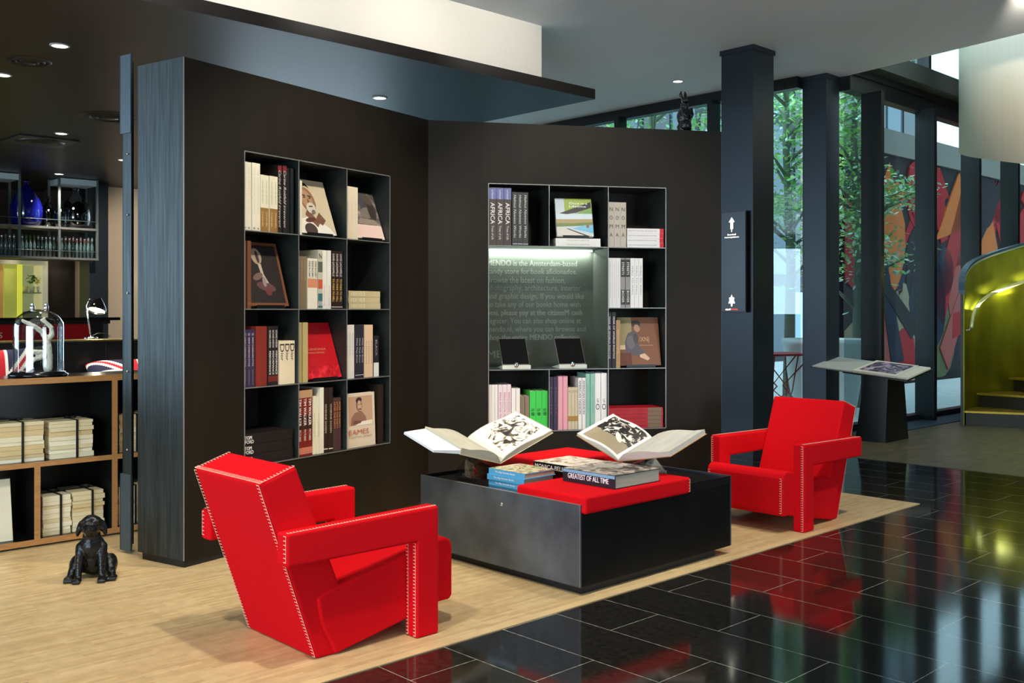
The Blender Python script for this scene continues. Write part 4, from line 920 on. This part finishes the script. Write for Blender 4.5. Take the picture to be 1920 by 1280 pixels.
m=MB(); m.lathe([(.001,.012),(.062,.012),(.062,.016),(.001,.02)],24,M=TM,cap=False); m.build('bulb',mat('lamp_bulb_glow',(255,248,200),.5,emit=18),dl)
l=bpy.data.lights.new('lamp_light','POINT'); l.energy=6; l.color=(1,.95,.7); l.shadow_soft_size=.03
lo=bpy.data.objects.new('lamp_light',l); COL.objects.link(lo); lo.parent=dl; lo.location=TM@Vector((0,0,-.03))
m=MB(); m.tube([(.0,.0,.02),(.06,.0,.045),(.13,0,.04),(.16,.0,.02),(.12,.01,.003)],.0025,6); m.build('cable',TOE,dl)

# ------------------------------------------------------------------ bar counter, back bar, hanging bottle rack
def su(p0,u,b=0):   # distance along the grid from p0 at which the sight line of column u is met
    p=Vector(p0)+B*b; r=(u-960)/F; return (r*p.y-p.x)/(A.x-r*A.y)
BR=Vector((-.394*11.6,11.6,0))
bar=thing('bar_counter','long bar with red front panel and stepped black counter top','bar counter',(BR.x,BR.y,.004),PHI)
m=MB(); m.box(-6,.0,-.06,.62,1.285,1.318); m.build('counter_top',GLOSSK,bar)
m=MB(); m.box(-6,-.10,-.02,.58,1.245,1.285); m.build('counter_ledge',DARK,bar)
m=MB(); m.box(-6,-.30,.03,.55,.0,1.245); m.build('front_panel',mat('bar_red_panel',(150,10,20),.3),bar)
m=MB(); m.box(-.30,-.16,.03,.55,.0,1.245); m.build('end_post',DARK,bar)
bp=ab(BR,su(BR,-3,.03),.03); 
m=MB(); add_text(m,'S',(su(BR,-3,.03),.027,1.10),(1,0,0),(0,0,1),.04,.06); m.build('panel_letter',pm((200,190,180)),bar)
BB=Vector((-7.24,15.6,0))
def wseg(u0,u1,z0,z1,b0,b1,mt,name,parent=None,label=None,cat=None):
    s0,s1=su(BB,u0,b0),su(BB,u1,b0); m=MB(); m.box(s0,s1,b0,b1,z0,z1)
    o=m.build(name,mt,parent,*(() if parent else ((BB.x,BB.y,.004),PHI)))
    if label: tag(o,label,cat)
    return o
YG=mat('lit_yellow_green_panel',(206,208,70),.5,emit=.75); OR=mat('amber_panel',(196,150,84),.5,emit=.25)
bb=thing('back_bar','back bar cabinet with glowing yellow-green panels and a plant shelf','cabinet',(BB.x,BB.y,.004),PHI)
ZT=2.10
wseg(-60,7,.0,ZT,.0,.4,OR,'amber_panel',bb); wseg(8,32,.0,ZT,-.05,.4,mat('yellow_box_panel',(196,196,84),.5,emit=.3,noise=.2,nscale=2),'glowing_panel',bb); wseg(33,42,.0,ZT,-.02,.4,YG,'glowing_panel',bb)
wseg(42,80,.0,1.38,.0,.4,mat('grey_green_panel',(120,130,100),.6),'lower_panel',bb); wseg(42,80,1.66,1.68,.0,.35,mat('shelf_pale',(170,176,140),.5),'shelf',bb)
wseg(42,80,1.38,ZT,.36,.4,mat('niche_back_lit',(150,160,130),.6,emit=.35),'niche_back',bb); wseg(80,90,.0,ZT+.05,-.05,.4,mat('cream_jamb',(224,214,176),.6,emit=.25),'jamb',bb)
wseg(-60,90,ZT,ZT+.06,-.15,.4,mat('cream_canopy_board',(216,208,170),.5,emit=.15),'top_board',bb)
for k,(u,sz) in enumerate(((48,.07),(61,.12),(75,.08))):
    s_=su(BB,u,.1); t=thing('potted_plant' if k else 'paper_cup',('pale paper cups on the back bar shelf','leafy green plant in a white pot on the back bar shelf','yellow flowering plant in a pot at the right end of the back bar shelf')[k],'plant' if k else 'cup',(tuple(ab(BB,s_,.12,1.684))),PHI)
    m=MB(); m.lathe([(.03,0),(.045,.09),(.04,.09),(.001,.07)],16); m.build('pot',mat('white_pot',(214,210,196),.5),t)
    if k:
        rnd=random.Random(k); m=MB()
        for q in range(60):
            c=Vector((rnd.gauss(0,.035),rnd.gauss(0,.03),.14+rnd.random()*sz)); a_=Vector((rnd.gauss(0,1),rnd.gauss(0,1),rnd.gauss(0,.6))).normalized()*.03; b_=a_.cross(Vector((rnd.random(),.3,1))).normalized()*.012
            m.add([c-a_,c-b_,c+a_,c+b_],[(0,1,2,3)])
        m.build('leaves',mat('leaf_a' if k==1 else 'leaf_yellow',(70,110,50) if k==1 else (200,190,60),.6),t)
struct(wseg(90,145,.0,HK,.1,.3,mat('brown_wall',(52,38,28),.6),'wall_partition'))
struct(wseg(145,166,.0,2.35,.0,.2,mat('pink_plaster',(196,150,124),.8),'trim_5'))
ls=wseg(155,165,1.36,2.16,-.06,-.01,mat('sign_green_glow',(120,170,24),.5,emit=1.6),'sign',None,'tall green glowing sign with small figures beside the dark column','sign')
for (z,h,c) in ((2.02,.06,(255,150,120)),(1.93,.05,(240,240,230)),(1.78,.09,(255,130,90)),(1.70,.03,(240,240,230)),(1.48,.08,(220,230,120)),(1.42,.03,(255,220,150))):
    s_=su(BB,161,-.07); m=MB(); m.add([(s_-.03,-.068,z),(s_+.03,-.068,z),(s_+.005,-.065,z+h),(s_-.005,-.065,z+h)],[(0,1,2,3)]); m.build('figure',mat('glow_%d'%int(z*100),c,.5,emit=2.5),ls)
C3=thing('column','dark blue-black square column beside the green sign at the bar','column',tuple(ab(BB,su(BB,168,-1.2),-1.2)),PHI)
m=MB(); w_=su(BB,203,-1.2)-su(BB,168,-1.2); m.box(0,w_,0,.4,0,HK); m.build('shaft',mat('column_navy',(26,32,40),.4),C3)
struct(wseg(203,330,.0,HK,-.9,-.7,BEI,'wall_beige'))
# hanging rack
RK=Vector((-6.04,14.6,0))
rk=thing('bottle_rack','steel framed bottle rack hanging from the dark ceiling over the bar','shelf rack',(RK.x,RK.y,0),PHI)
GS=mat('rack_steel',(118,130,128),.35,.7)
RD=.42; ZB,ZM=2.13,2.56
for k in range(5):
    s1=-.533*k
    for y in (0,RD):
        m=MB(); m.box(s1-.03,s1,y,y+.03,ZB,HK); m.build('post',GS,rk)
for nm,z in (('bottom_shelf',ZB),('middle_shelf',ZM)):
    m=MB(); m.box(-2.16,.0,-.005,RD+.035,z,z+.03); m.build(nm,mat('rack_shelf_grey',(88,88,86),.5),rk)
for k in (0,2):
    m=MB(); m.box(-.533*(k+1)+.0,-.03-.533*k,-.004,RD,HK-.09,HK-.01); m.build('top_plate',mat('pale_top_plate',(190,208,214),.4,.2),rk)
m=MB()
for z in (ZB+.10,ZB+.13,ZM+.12): m.tube([(-2.16,.0,z),(0,.0,z)],.004,6)
for z,nm in ((ZB+.12,'front_rail'),(ZM+.13,'front_rail')):
    m=MB(); m.tube([(-2.16,.0,z),(-.01,.0,z)],.004,6); m.build(nm,GS,rk)
def bottle(i,s_,b_,z,h,r,col,cap,label,grp):
    t=thing('bottle',label,'bottle',tuple(ab(RK,s_,b_,z)),PHI,grp)
    m=MB(); m.lathe([(r,0),(r,h*.55),(r*.8,h*.62),(r*.36,h*.72),(r*.34,h*.9)],12); m.build('glass_body',col,t)
    m=MB(); m.lathe([(r*.62,h*.80),(r*.62,h),(r*.001,h)],10); m.build('cap',cap,t)
BG=[mat('bottle_glass_dark',(20,34,32),.08,0,.8),mat('bottle_glass_grey',(70,90,90),.08,0,.8),mat('bottle_glass_teal',(60,78,76),.08,0,.8)]
CP=[mat('cap_silver',(180,190,190),.25,.8),mat('cap_red',(190,20,30),.3),mat('cap_green',(60,90,40),.4),CHROME]
rnd=random.Random(3); p0_=BG
protos={}
for bay in range(4):
    for q in range(9):
        for rowb in (.08,.25):
            s_=-.533*bay-.065-q*.053
            if s_<-2.1: continue
            red=(bay==0 and q<6 and rowb>.1)
            ci=1 if red else rnd.choice([0,0,2,3]); gi=rnd.randrange(3)
            if bay==3 and rowb>.1: continue
            key=(gi,ci); hh=.30
            lab='small bottle in the %s row of the hanging rack, %s'%('front' if rowb<.1 else 'back',('rightmost bay','second bay from right','third bay from right','leftmost bay')[bay])
            grp='small bottles, %s'%lab[16:]
            if red: lab='red-capped bottle in the back row of the rightmost rack bay'; grp='red-capped bottles of the hanging rack'
            if key in protos:
                c=copy_tree(protos[key]); c.location=ab(RK,s_,rowb,ZB+.031); tag(c,lab,'bottle',grp)
            else:
                bottle(0,s_,rowb,ZB+.031,hh,.021,BG[gi],CP[ci],lab,grp); protos[key]=[o for o in COL.objects if o.name.startswith('bottle')and o.type=='EMPTY' and o.parent is None and (o.location-ab(RK,s_,rowb,ZB+.031)).length<1e-4][0]
def demijohn(s_,b_,r,h,mt,label):
    t=thing('demijohn',label,'glass demijohn',tuple(ab(RK,s_,b_,ZM+.031)),PHI)
    k=h
    m=MB(); m.lathe([(r*.7,0),(r*.92,h*.08),(r,h*.25),(r*.98,h*.42),(r*.8,h*.6),(r*.45,h*.76),(r*.18,h*.86),(r*.15,h*.93)],32); m.build('glass_body',mt,t)
    m=MB(); m.lathe([(r*.2,h*.93),(r*.22,h*.96),(r*.15,h),(.001,h)],20); m.build('neck_rim',mt,t)
def tint(name,c,dark=1): 
    g=glass(name,c,2.0); return g
demijohn(-.93,.21,.215,.66,mat('cobalt_glass',(12,16,92),.05,0,.9),'large cobalt blue glass demijohn on the hanging rack')
demijohn(-.24,.23,.21,.60,tint('smoke_glass',(110,120,122)),'large clear glass demijohn in the rightmost bay of the hanging rack')
demijohn(-.50,.085,.08,.38,tint('clear_glass_j',(190,200,200)),'small clear glass bottle between the blue and clear demijohns')
demijohn(-1.86,.2,.20,.62,mat('olive_glass',(24,46,16),.06,0,.9),'dark green glass demijohn at the left end of the hanging rack')
demijohn(-.60,.315,.10,.45,tint('pale_green_glass',(120,140,110)),'pale green long-necked glass jar behind the blue demijohn')
# ceiling diffusers in the canopy
def ondeck(u,v): return at(u,v,(HK-CH)*F/(HV-v))
for (u,v,r,lab) in ((205,219,.30,'large round air diffuser in the dark canopy left of the bookcase wall'),(55,115,.16,'small round air diffuser in the dark canopy at upper left')):
    q=ondeck(u,v); t=thing('air_diffuser',lab,'air vent',(q.x,q.y,HK),0)
    for k,(ra,nm) in enumerate(((1,'outer_ring'),(.72,'middle_ring'),(.45,'inner_ring'))):
        m=MB(); m.lathe([(r*ra,0),(r*ra*.9,-.012-.006*k),(r*ra*.78,-.004)],32,cap=False); m.build(nm,mat('vent_dark',(26,26,26),.4),t)
    m=MB(); m.lathe([(r*.28,-.004),(r*.28,-.02),(.001,-.024)],24); m.build('centre_cone',mat('vent_dark',(26,26,26),.4),t)
q=ondeck(75,264); sv=thing('air_vent','square ceiling vent with a round centre in the dark canopy','air vent',(q.x,q.y,HK),PHI)
m=MB(); m.box(-.32,.32,-.32,.32,-.014,0); m.build('frame',mat('vent_frame',(30,31,32),.3),sv)
m=MB(); m.lathe([(.26,-.014),(.22,-.03),(.12,-.02),(.10,-.034),(.001,-.03)],32); m.build('centre_cone',mat('vent_dark',(26,26,26),.4),sv)

# ------------------------------------------------------------------ slanted reading stand with a large open book
LC=Vector((3.937,10.54,0))
ls_=thing('reading_stand','black steel reading stand with a folded base near the glass front','stand',(LC.x,LC.y,.003),PHI)
# folded tapering base: corner at origin, one face runs along +b, the other along +a
m=MB(); th=.012
def taper(m,p0,p1,q0,q1,n): 
    n=Vector(n)*th; v=[Vector(x) for x in (p0,p1,q1,q0)]; m.add([x for x in v]+[x+n for x in v],[(0,1,2,3),(7,6,5,4),(0,4,5,1),(1,5,6,2),(2,6,7,3),(3,7,4,0)])
taper(m,(0,0,0),(0,.34,0),(.06,.0,.70),(.06,.26,.72),(1,0,0)); m.build('base_panel',DARK,ls_)
m=MB(); taper(m,(0,0,0),(.54,0,0),(.06,0,.70),(.42,0,.74),(0,1,0)); m.build('base_panel',BLK,ls_)
m=MB(); taper(m,(.54,.0,0),(.50,.34,0),(.42,0,.74),(.40,.26,.74),(-1,0,0)); m.build('base_panel',DARK,ls_)
NC=Vector((4.107,10.40,0)); 
def zt_(a,b): return .668+.155*a+.084*b
off=NC-LC; 
tr=MB(); a1,b1=.60,.66
def slopebox(m,a0,a1,b0,b1,h0,h1,mi=0,fn=zt_):
    vs=[]
    for h in (h0,h1):
        for a,b in ((a0,b0),(a1,b0),(a1,b1),(a0,b1)): 
            p=A*a+B*b+off; loc=Vector((p.dot(A),p.dot(B),fn(a,b)+h)); vs.append(loc)
    m.add(vs,[(3,2,1,0),(4,5,6,7),(0,1,5,4),(1,2,6,5),(2,3,7,6),(3,0,4,7)],mi)
slopebox(tr,.0,.60,.0,.72,-.012,.0); tr.build('tray',DARK,ls_)
ob=thing('open_book','very large open book with a dark purple portrait lying on the reading stand','book',(LC.x,LC.y,.003),PHI)
m=MB(); slopebox(m,.02,.58,.13,.62,.001,.030); m.build('page_half',PAPER,ob,bevel=.006)
m=MB(); slopebox(m,.02,.58,.0,.125,.001,.026); m.build('page_half',PAPER,ob,bevel=.008)
m=MB(); slopebox(m,.02,.57,.625,1.10,.001,.016); m.build('page_half',mat('grey_page_half',(176,178,168),.7),ob,bevel=.004)
m=MB(); slopebox(m,.08,.53,.16,.57,.0305,.0312); m.build('page_picture',pm((8,8,8)),ob)
m=MB(); slopebox(m,.0,.60,.0,1.12,-.001,.0012); m.build('cover_board',pm((30,28,30)),ob)

# ------------------------------------------------------------------ spiral stair
SX,SY,SR_=6.69,11.66,1.30
stc=thing('spiral_staircase','spiral staircase with brass lined balustrade and pale drum above, at the right edge','staircase',(SX,SY,0),0)
GN=mat('stair_outer_dark',(34,44,46),.45); WOOD_D=mat('pale_veneer_drum',(206,200,182),.6,noise=.16,nscale=5,stretch=(6,6,.25),tint=(190,178,150))
STEPM=mat('brass_tread',(190,160,60),.35,.6); 
def helix_wall(name,r,th,t0,t1,zb_,zt__,mt,n=60,parent=stc,smooth=True):
    m=MB(); vs=[];fs=[]
    for k in range(n+1):
        t=t0+(t1-t0)*k/n; c,s_=math.cos(R(t)),math.sin(R(t))
        for rr in (r,r+th):
            vs+=[(rr*c,rr*s_,zb_(t)),(rr*c,rr*s_,zt__(t))]
    for k in range(n):
        a=k*4; b_=a+4
        fs+=[(a,b_,b_+1,a+1),(a+2,a+3,b_+3,b_+2),(a+1,b_+1,b_+3,a+3),(a,a+2,b_+2,b_)]
    fs+=[(0,1,3,2),(n*4,n*4+2,n*4+3,n*4+1)]
    m.add(vs,fs,0,False); o=m.build(name,mt,parent)
    for p_ in o.data.polygons: p_.use_smooth=abs(p_.normal.z)<.5 and len(p_.vertices)==4 and smooth
    for p_ in list(o.data.polygons)[-2:]: p_.use_smooth=False
    return o
def ztop(t): 
    d=156-t; return 1.62+.22*(1-math.exp(-d/9))+.0062*d
helix_wall('brass_lining',SR_-.012,.010,155.5,-60,lambda t:.0,ztop,BRASS)
helix_wall('outer_wall',SR_,.03,156,-60,lambda t:.0,lambda t:ztop(t)+.0,GN)
helix_wall('top_rail',SR_-.02,.075,156.5,-60,lambda t:ztop(t)-.005,lambda t:ztop(t)+.045,mat('stair_rail_top',(58,78,88),.4,.2))
m=MB(); hr_pts=[]
for k in range(40):
    t=148-k*5; hr_pts.append(((SR_-.08)*math.cos(R(t)),(SR_-.08)*math.sin(R(t)),ztop(t)-.55-.16*math.exp(-(148-t)/10)+.1))
m.tube(hr_pts,.022,10); hro=m.build('handrail',mat('lit_handrail',(226,226,170),.3,.3),stc)
m=MB(); t=150; p_=Vector(hr_pts[0]); m.tube([p_,p_+Vector((-.03,0,-.03)),p_+Vector((-.10,.03,-.03))],.010,8); m.build('handrail_bracket',CHROME,stc)
l=bpy.data.lights.new('rail_light','POINT')
# warm light hidden in the handrail of the stair, washing the brass upwards
for k,t in enumerate((138,112,86,60)):
    l=bpy.data.lights.new('rail_light','AREA'); l.shape='RECTANGLE'; l.size=.5; l.size_y=.03; l.energy=5; l.color=(.95,1,.6)
    lo=bpy.data.objects.new('rail_light',l); COL.objects.link(lo); lo.parent=stc; rr=SR_-.11
    lo.location=(rr*math.cos(R(t)),rr*math.sin(R(t)),ztop(t)-.47); d=Vector((math.cos(R(t))*.5,math.sin(R(t))*.5,1)); lo.rotation_euler=d.to_track_quat('-Z','Y').to_euler()
    lo.rotation_euler.rotate_axis('Z',0)
RISE=.18
for k in range(9):
    t0=156-27*k; z=RISE*(k+1)
    m=MB(); pts=[(.10*math.cos(R(t0)),.10*math.sin(R(t0)))]+[((SR_-.014)*math.cos(R(t0-31*q/6+.0)),(SR_-.014)*math.sin(R(t0-31*q/6))) for q in range(7)]+[(.10*math.cos(R(t0-31)),.10*math.sin(R(t0-31)))]
    m.prism(pts,z-.028,z,axis='z'); tr_=m.build('tread',STEPM,stc,bevel=.004)
    m=MB(); tt=t0-3; c,s_=math.cos(R(tt)),math.sin(R(tt)); n_=Vector((-s_,c,0))*.008
    m.add([Vector((.1*c,.1*s_,z-RISE))+n_,Vector((1.27*c,1.27*s_,z-RISE))+n_,Vector((1.27*c,1.27*s_,z-.028))+n_,Vector((.1*c,.1*s_,z-.028))+n_,Vector((.1*c,.1*s_,z-RISE))-n_,Vector((1.27*c,1.27*s_,z-RISE))-n_,Vector((1.27*c,1.27*s_,z-.028))-n_,Vector((.1*c,.1*s_,z-.028))-n_],[(0,1,2,3),(7,6,5,4),(0,4,5,1),(1,5,6,2),(2,6,7,3),(3,7,4,0)])
    m.build('riser',mat('riser_dark',(40,38,24),.5),stc)
m=MB(); m.lathe([(.09,0),(.09,5.2)],24); m.build('newel_post',GN,stc)
helix_wall('upper_drum',SR_,.05,150,395,lambda t:3.33-.0057*(t-156) if t>156 else 3.33,lambda t:5.4,WOOD_D,n=80)

# ------------------------------------------------------------------ courtyard outside the glass
m=MB(); q=[(0.35,.35),(20,.35),(20,20),(-.0,20),(.35,.35)]
gr=abpoly(P2-A*.75,[(.5,.2),(22,.2),(22,20),(.5,20)],.0,.02).build('ground_terrace',mat('pale_paving',(214,218,218),.7,noise=.1,nscale=3)); struct(gr)
MU=[mat('mural_red',(150,10,20),.7,0,.08),mat('mural_black',(20,16,22),.7,0,.08),mat('mural_cream',(140,126,100),.7,0,.08),mat('mural_orange',(186,96,34),.7,0,.08),mat('mural_olive',(84,88,58),.7,0,.08),mat('mural_navy',(20,24,44),.7,0,.08),mat('mural_pink',(150,70,64),.7,0,.08)]  # darkened, the dimness of a glass reflection put into the paint
MO=P2+B*2.9
mw=thing('mural_reflection_wall','added wall with red, black and cream shapes imitating a mural reflection in the glass','mural',(MO.x,MO.y,.02),PHI)  # wall added behind the glass, painted to imitate the reflected mural
m=MB(); m.box(5.2,17,0,.25,0,4.25); m.build('wall_slab',MU[1],mw)
m=MB(); m.box(5.2,17,-.06,.3,4.25,4.7); m.build('coping_beam',mat('coping_grey_brown',(104,98,88),.7),mw)
rnd=random.Random(21)
def mural_shape(pts,mi,k,nm):
    m=MB(); m.prism(pts,-.004-.003*k,-.001,0); m.build(nm,MU[mi],mw)
k=0
for i in range(84):
    cx=5.4+rnd.random()*11; cz=.2+rnd.random()*3.7; mi=rnd.choice([0,0,0,0,1,3] if cz>2.2 else [0,2,2,4,4,5,6,1]); kind=rnd.random(); sz=rnd.uniform(.3,.95); k=i%12
    if kind<.35: pts=[(cx+sz*math.cos(2*math.pi*q/20)*rnd.uniform(.9,1.05),cz+sz*1.2*math.sin(2*math.pi*q/20)) for q in range(20)]; nm='painted_blob'
    elif kind<.7:
        an=rnd.random()*3.14; w_,h_=sz*1.6,sz*.35; pts=[(cx+x*math.cos(an)-z*math.sin(an),cz+x*math.sin(an)+z*math.cos(an)) for x,z in ((-w_,-h_),(w_,-h_*.6),(w_*1.05,h_*.7),(-w_*.9,h_))]; nm='painted_bar'
    else: pts=[(cx-sz,cz-sz*.7),(cx+sz*.8,cz-sz*.3),(cx+sz*.2,cz+sz)]; nm='painted_wedge'
    pts=[(min(max(x,5.22),16.98),min(max(z,.05),4.22)) for x,z in pts]
    mural_shape(pts,mi,k,nm)
# grey-brown strip and pale upper facade over the mural; buildings closing the courtyard
def building(name,label,p0,along,nrm,L_,H_,cols,rows,wallm,winm,panelm,lit=None):
    t=thing(name,label,'building',(p0.x,p0.y,.0),math.atan2(along.y,along.x))
    m=MB(); m.box(0,L_,0,.4,0,H_); m.build('facade',wallm,t)
    cw_,rh=L_/cols,H_/rows
    for i in range(cols):
        for j in range(rows):
            x0,z0=i*cw_,j*rh; m=MB(); m.box(x0+cw_*.12,x0+cw_*.55,-.03,-.001,z0+rh*.15,z0+rh*.88)
            w_=m.build('window',(lit if (lit and j==0) else winm),t)
            m=MB(); m.box(x0+cw_*.60,x0+cw_*1.0,-.05,-.001,z0+rh*.1,z0+rh*.95); m.build('panel',panelm,t)
    return t
FW=mat('facade_slate',(26,36,44),.6); WIN=mat('facade_window',(20,34,44),.12,0,.8); PAN=mat('facade_pale_panel',(104,118,130),.6); LIT=mat('lit_cafe_window',(150,185,205),.5,emit=.35)
pA=P2+B*9.0+A*(.4); building('building','slate clad building with pale panels behind the courtyard trees',pA,A,-B,22,13,10,6,FW,WIN,PAN,LIT)
# trees
LF=[mat('leaf_bright',(196,234,140),.4),mat('leaf_mid',(140,206,112),.4),mat('leaf_blue_green',(206,240,220),.4)]
BARK=mat('tree_bark',(120,124,110),.8)
def tree(p_,h,cw_,z0,n,seed,label,pale=0):
    rnd=random.Random(seed); t=thing('tree',label,'tree',(p_.x,p_.y,.02),0)
    m=MB(); m.tube([(0,0,0),(.04,0,h*.4),(-.03,.03,h*.75),(0,0,h*.97)],[.09,.07,.05,.02],10)
    m.build('trunk',BARK,t)
    tips=[]
    for k in range(20):
        z=z0+(h-z0)*rnd.random(); a_=rnd.random()*6.28; l_=cw_*rnd.uniform(.5,1); e=Vector((math.cos(a_)*l_,math.sin(a_)*l_,z+l_*.25)); tips.append(e); 
        b_=MB(); b_.tube([(0,0,z-.3),e*.5+Vector((0,0,z*.5-.05)),e],[.03,.018,.008],6); b_.build('branch',BARK,t)
    for mi in range(3):
        m=MB()
        for q in range(n//3):
            e=tips[rnd.randrange(len(tips))]; f=rnd.random()**.5
            c=Vector((e.x*f,e.y*f,e.z))+Vector((rnd.gauss(0,.17),rnd.gauss(0,.17),rnd.gauss(0,.13)))
            d=Vector((rnd.gauss(0,1),rnd.gauss(0,1),rnd.gauss(-.2,.5))).normalized()*rnd.uniform(.034,.06); s_=d.cross(Vector((rnd.gauss(0,.4),rnd.gauss(0,.4),1))).normalized()*d.length*.48
            m.add([c-d,c-s_-d*.2,c+d*.35-s_*.8,c+d,c+d*.35+s_*.8,c+s_-d*.2],[(0,1,2,3,4,5)])
        o=m.build('foliage',LF[mi],t); o['kind']='stuff'
    return t
tree(at(1478,582,14.8),5.2,1.25,2.0,5200,1,'leafy green tree seen through the pane between the two black columns')
tree(at(1606,582,14.3),5.0,.95,1.6,3600,2,'leafy green tree seen right of the corner column, partly before the mural')
tree(at(1225,582,16.5),5.9,1.5,3.2,4800,3,'pale trunked tree seen through the high window above the centre wall')
tree(at(1120,582,17.5),6.0,1.4,3.4,2600,4,'tree at the left end of the high window above the centre wall')
tree(at(1335,582,17),6.0,1.0,3.2,2200,5,'tree behind the hare statue beside the black column')
# planter and red wire table
pp=Vector((.3127*13.5,13.5,.02))
pl=thing('planter','large white tapered planter standing outside the glass front','planter',tuple(pp),0)
m=MB(); m.lathe([(.40,0),(.545,.90),(.56,.93),(.56,1.0),(.52,1.0),(.50,.85),(.001,.85)],48); m.build('pot',mat('planter_white',(226,232,232),.4),pl)
m=MB(); m.lathe([(.50,.851),(.3,.87),(.001,.88)],24); m.build('soil',mat('soil',(50,44,36),.9),pl)
tp_=Vector((.268*13.0,13.0,.02)); wt=thing('wire_table','small red wire-legged bistro table outside, left of the white planter','table',tuple(tp_),R(20))
RW=mat('red_powder_coat',(170,26,44),.4)
m=MB(); m.box(-.3,.3,-.3,.3,.80,.83); m.build('table_top',RW,wt,bevel=.01)
for k in range(4):
    sx,sy=(1,1,-1,-1)[k],(1,-1,-1,1)[k]; m=MB(); m.tube([(sx*.28,sy*.28,.80),(sx*.08,-sy*.05,.40),(sx*.26,sy*.26,.0)],.011,6); m.build('leg',RW,wt)
    m=MB(); m.tube([(sx*.27,sy*.02,.80),(sx*.02,sy*.24,.36),(sx*.22,-sy*.2,.02)],.009,6); m.build('cross_rod',RW,wt)
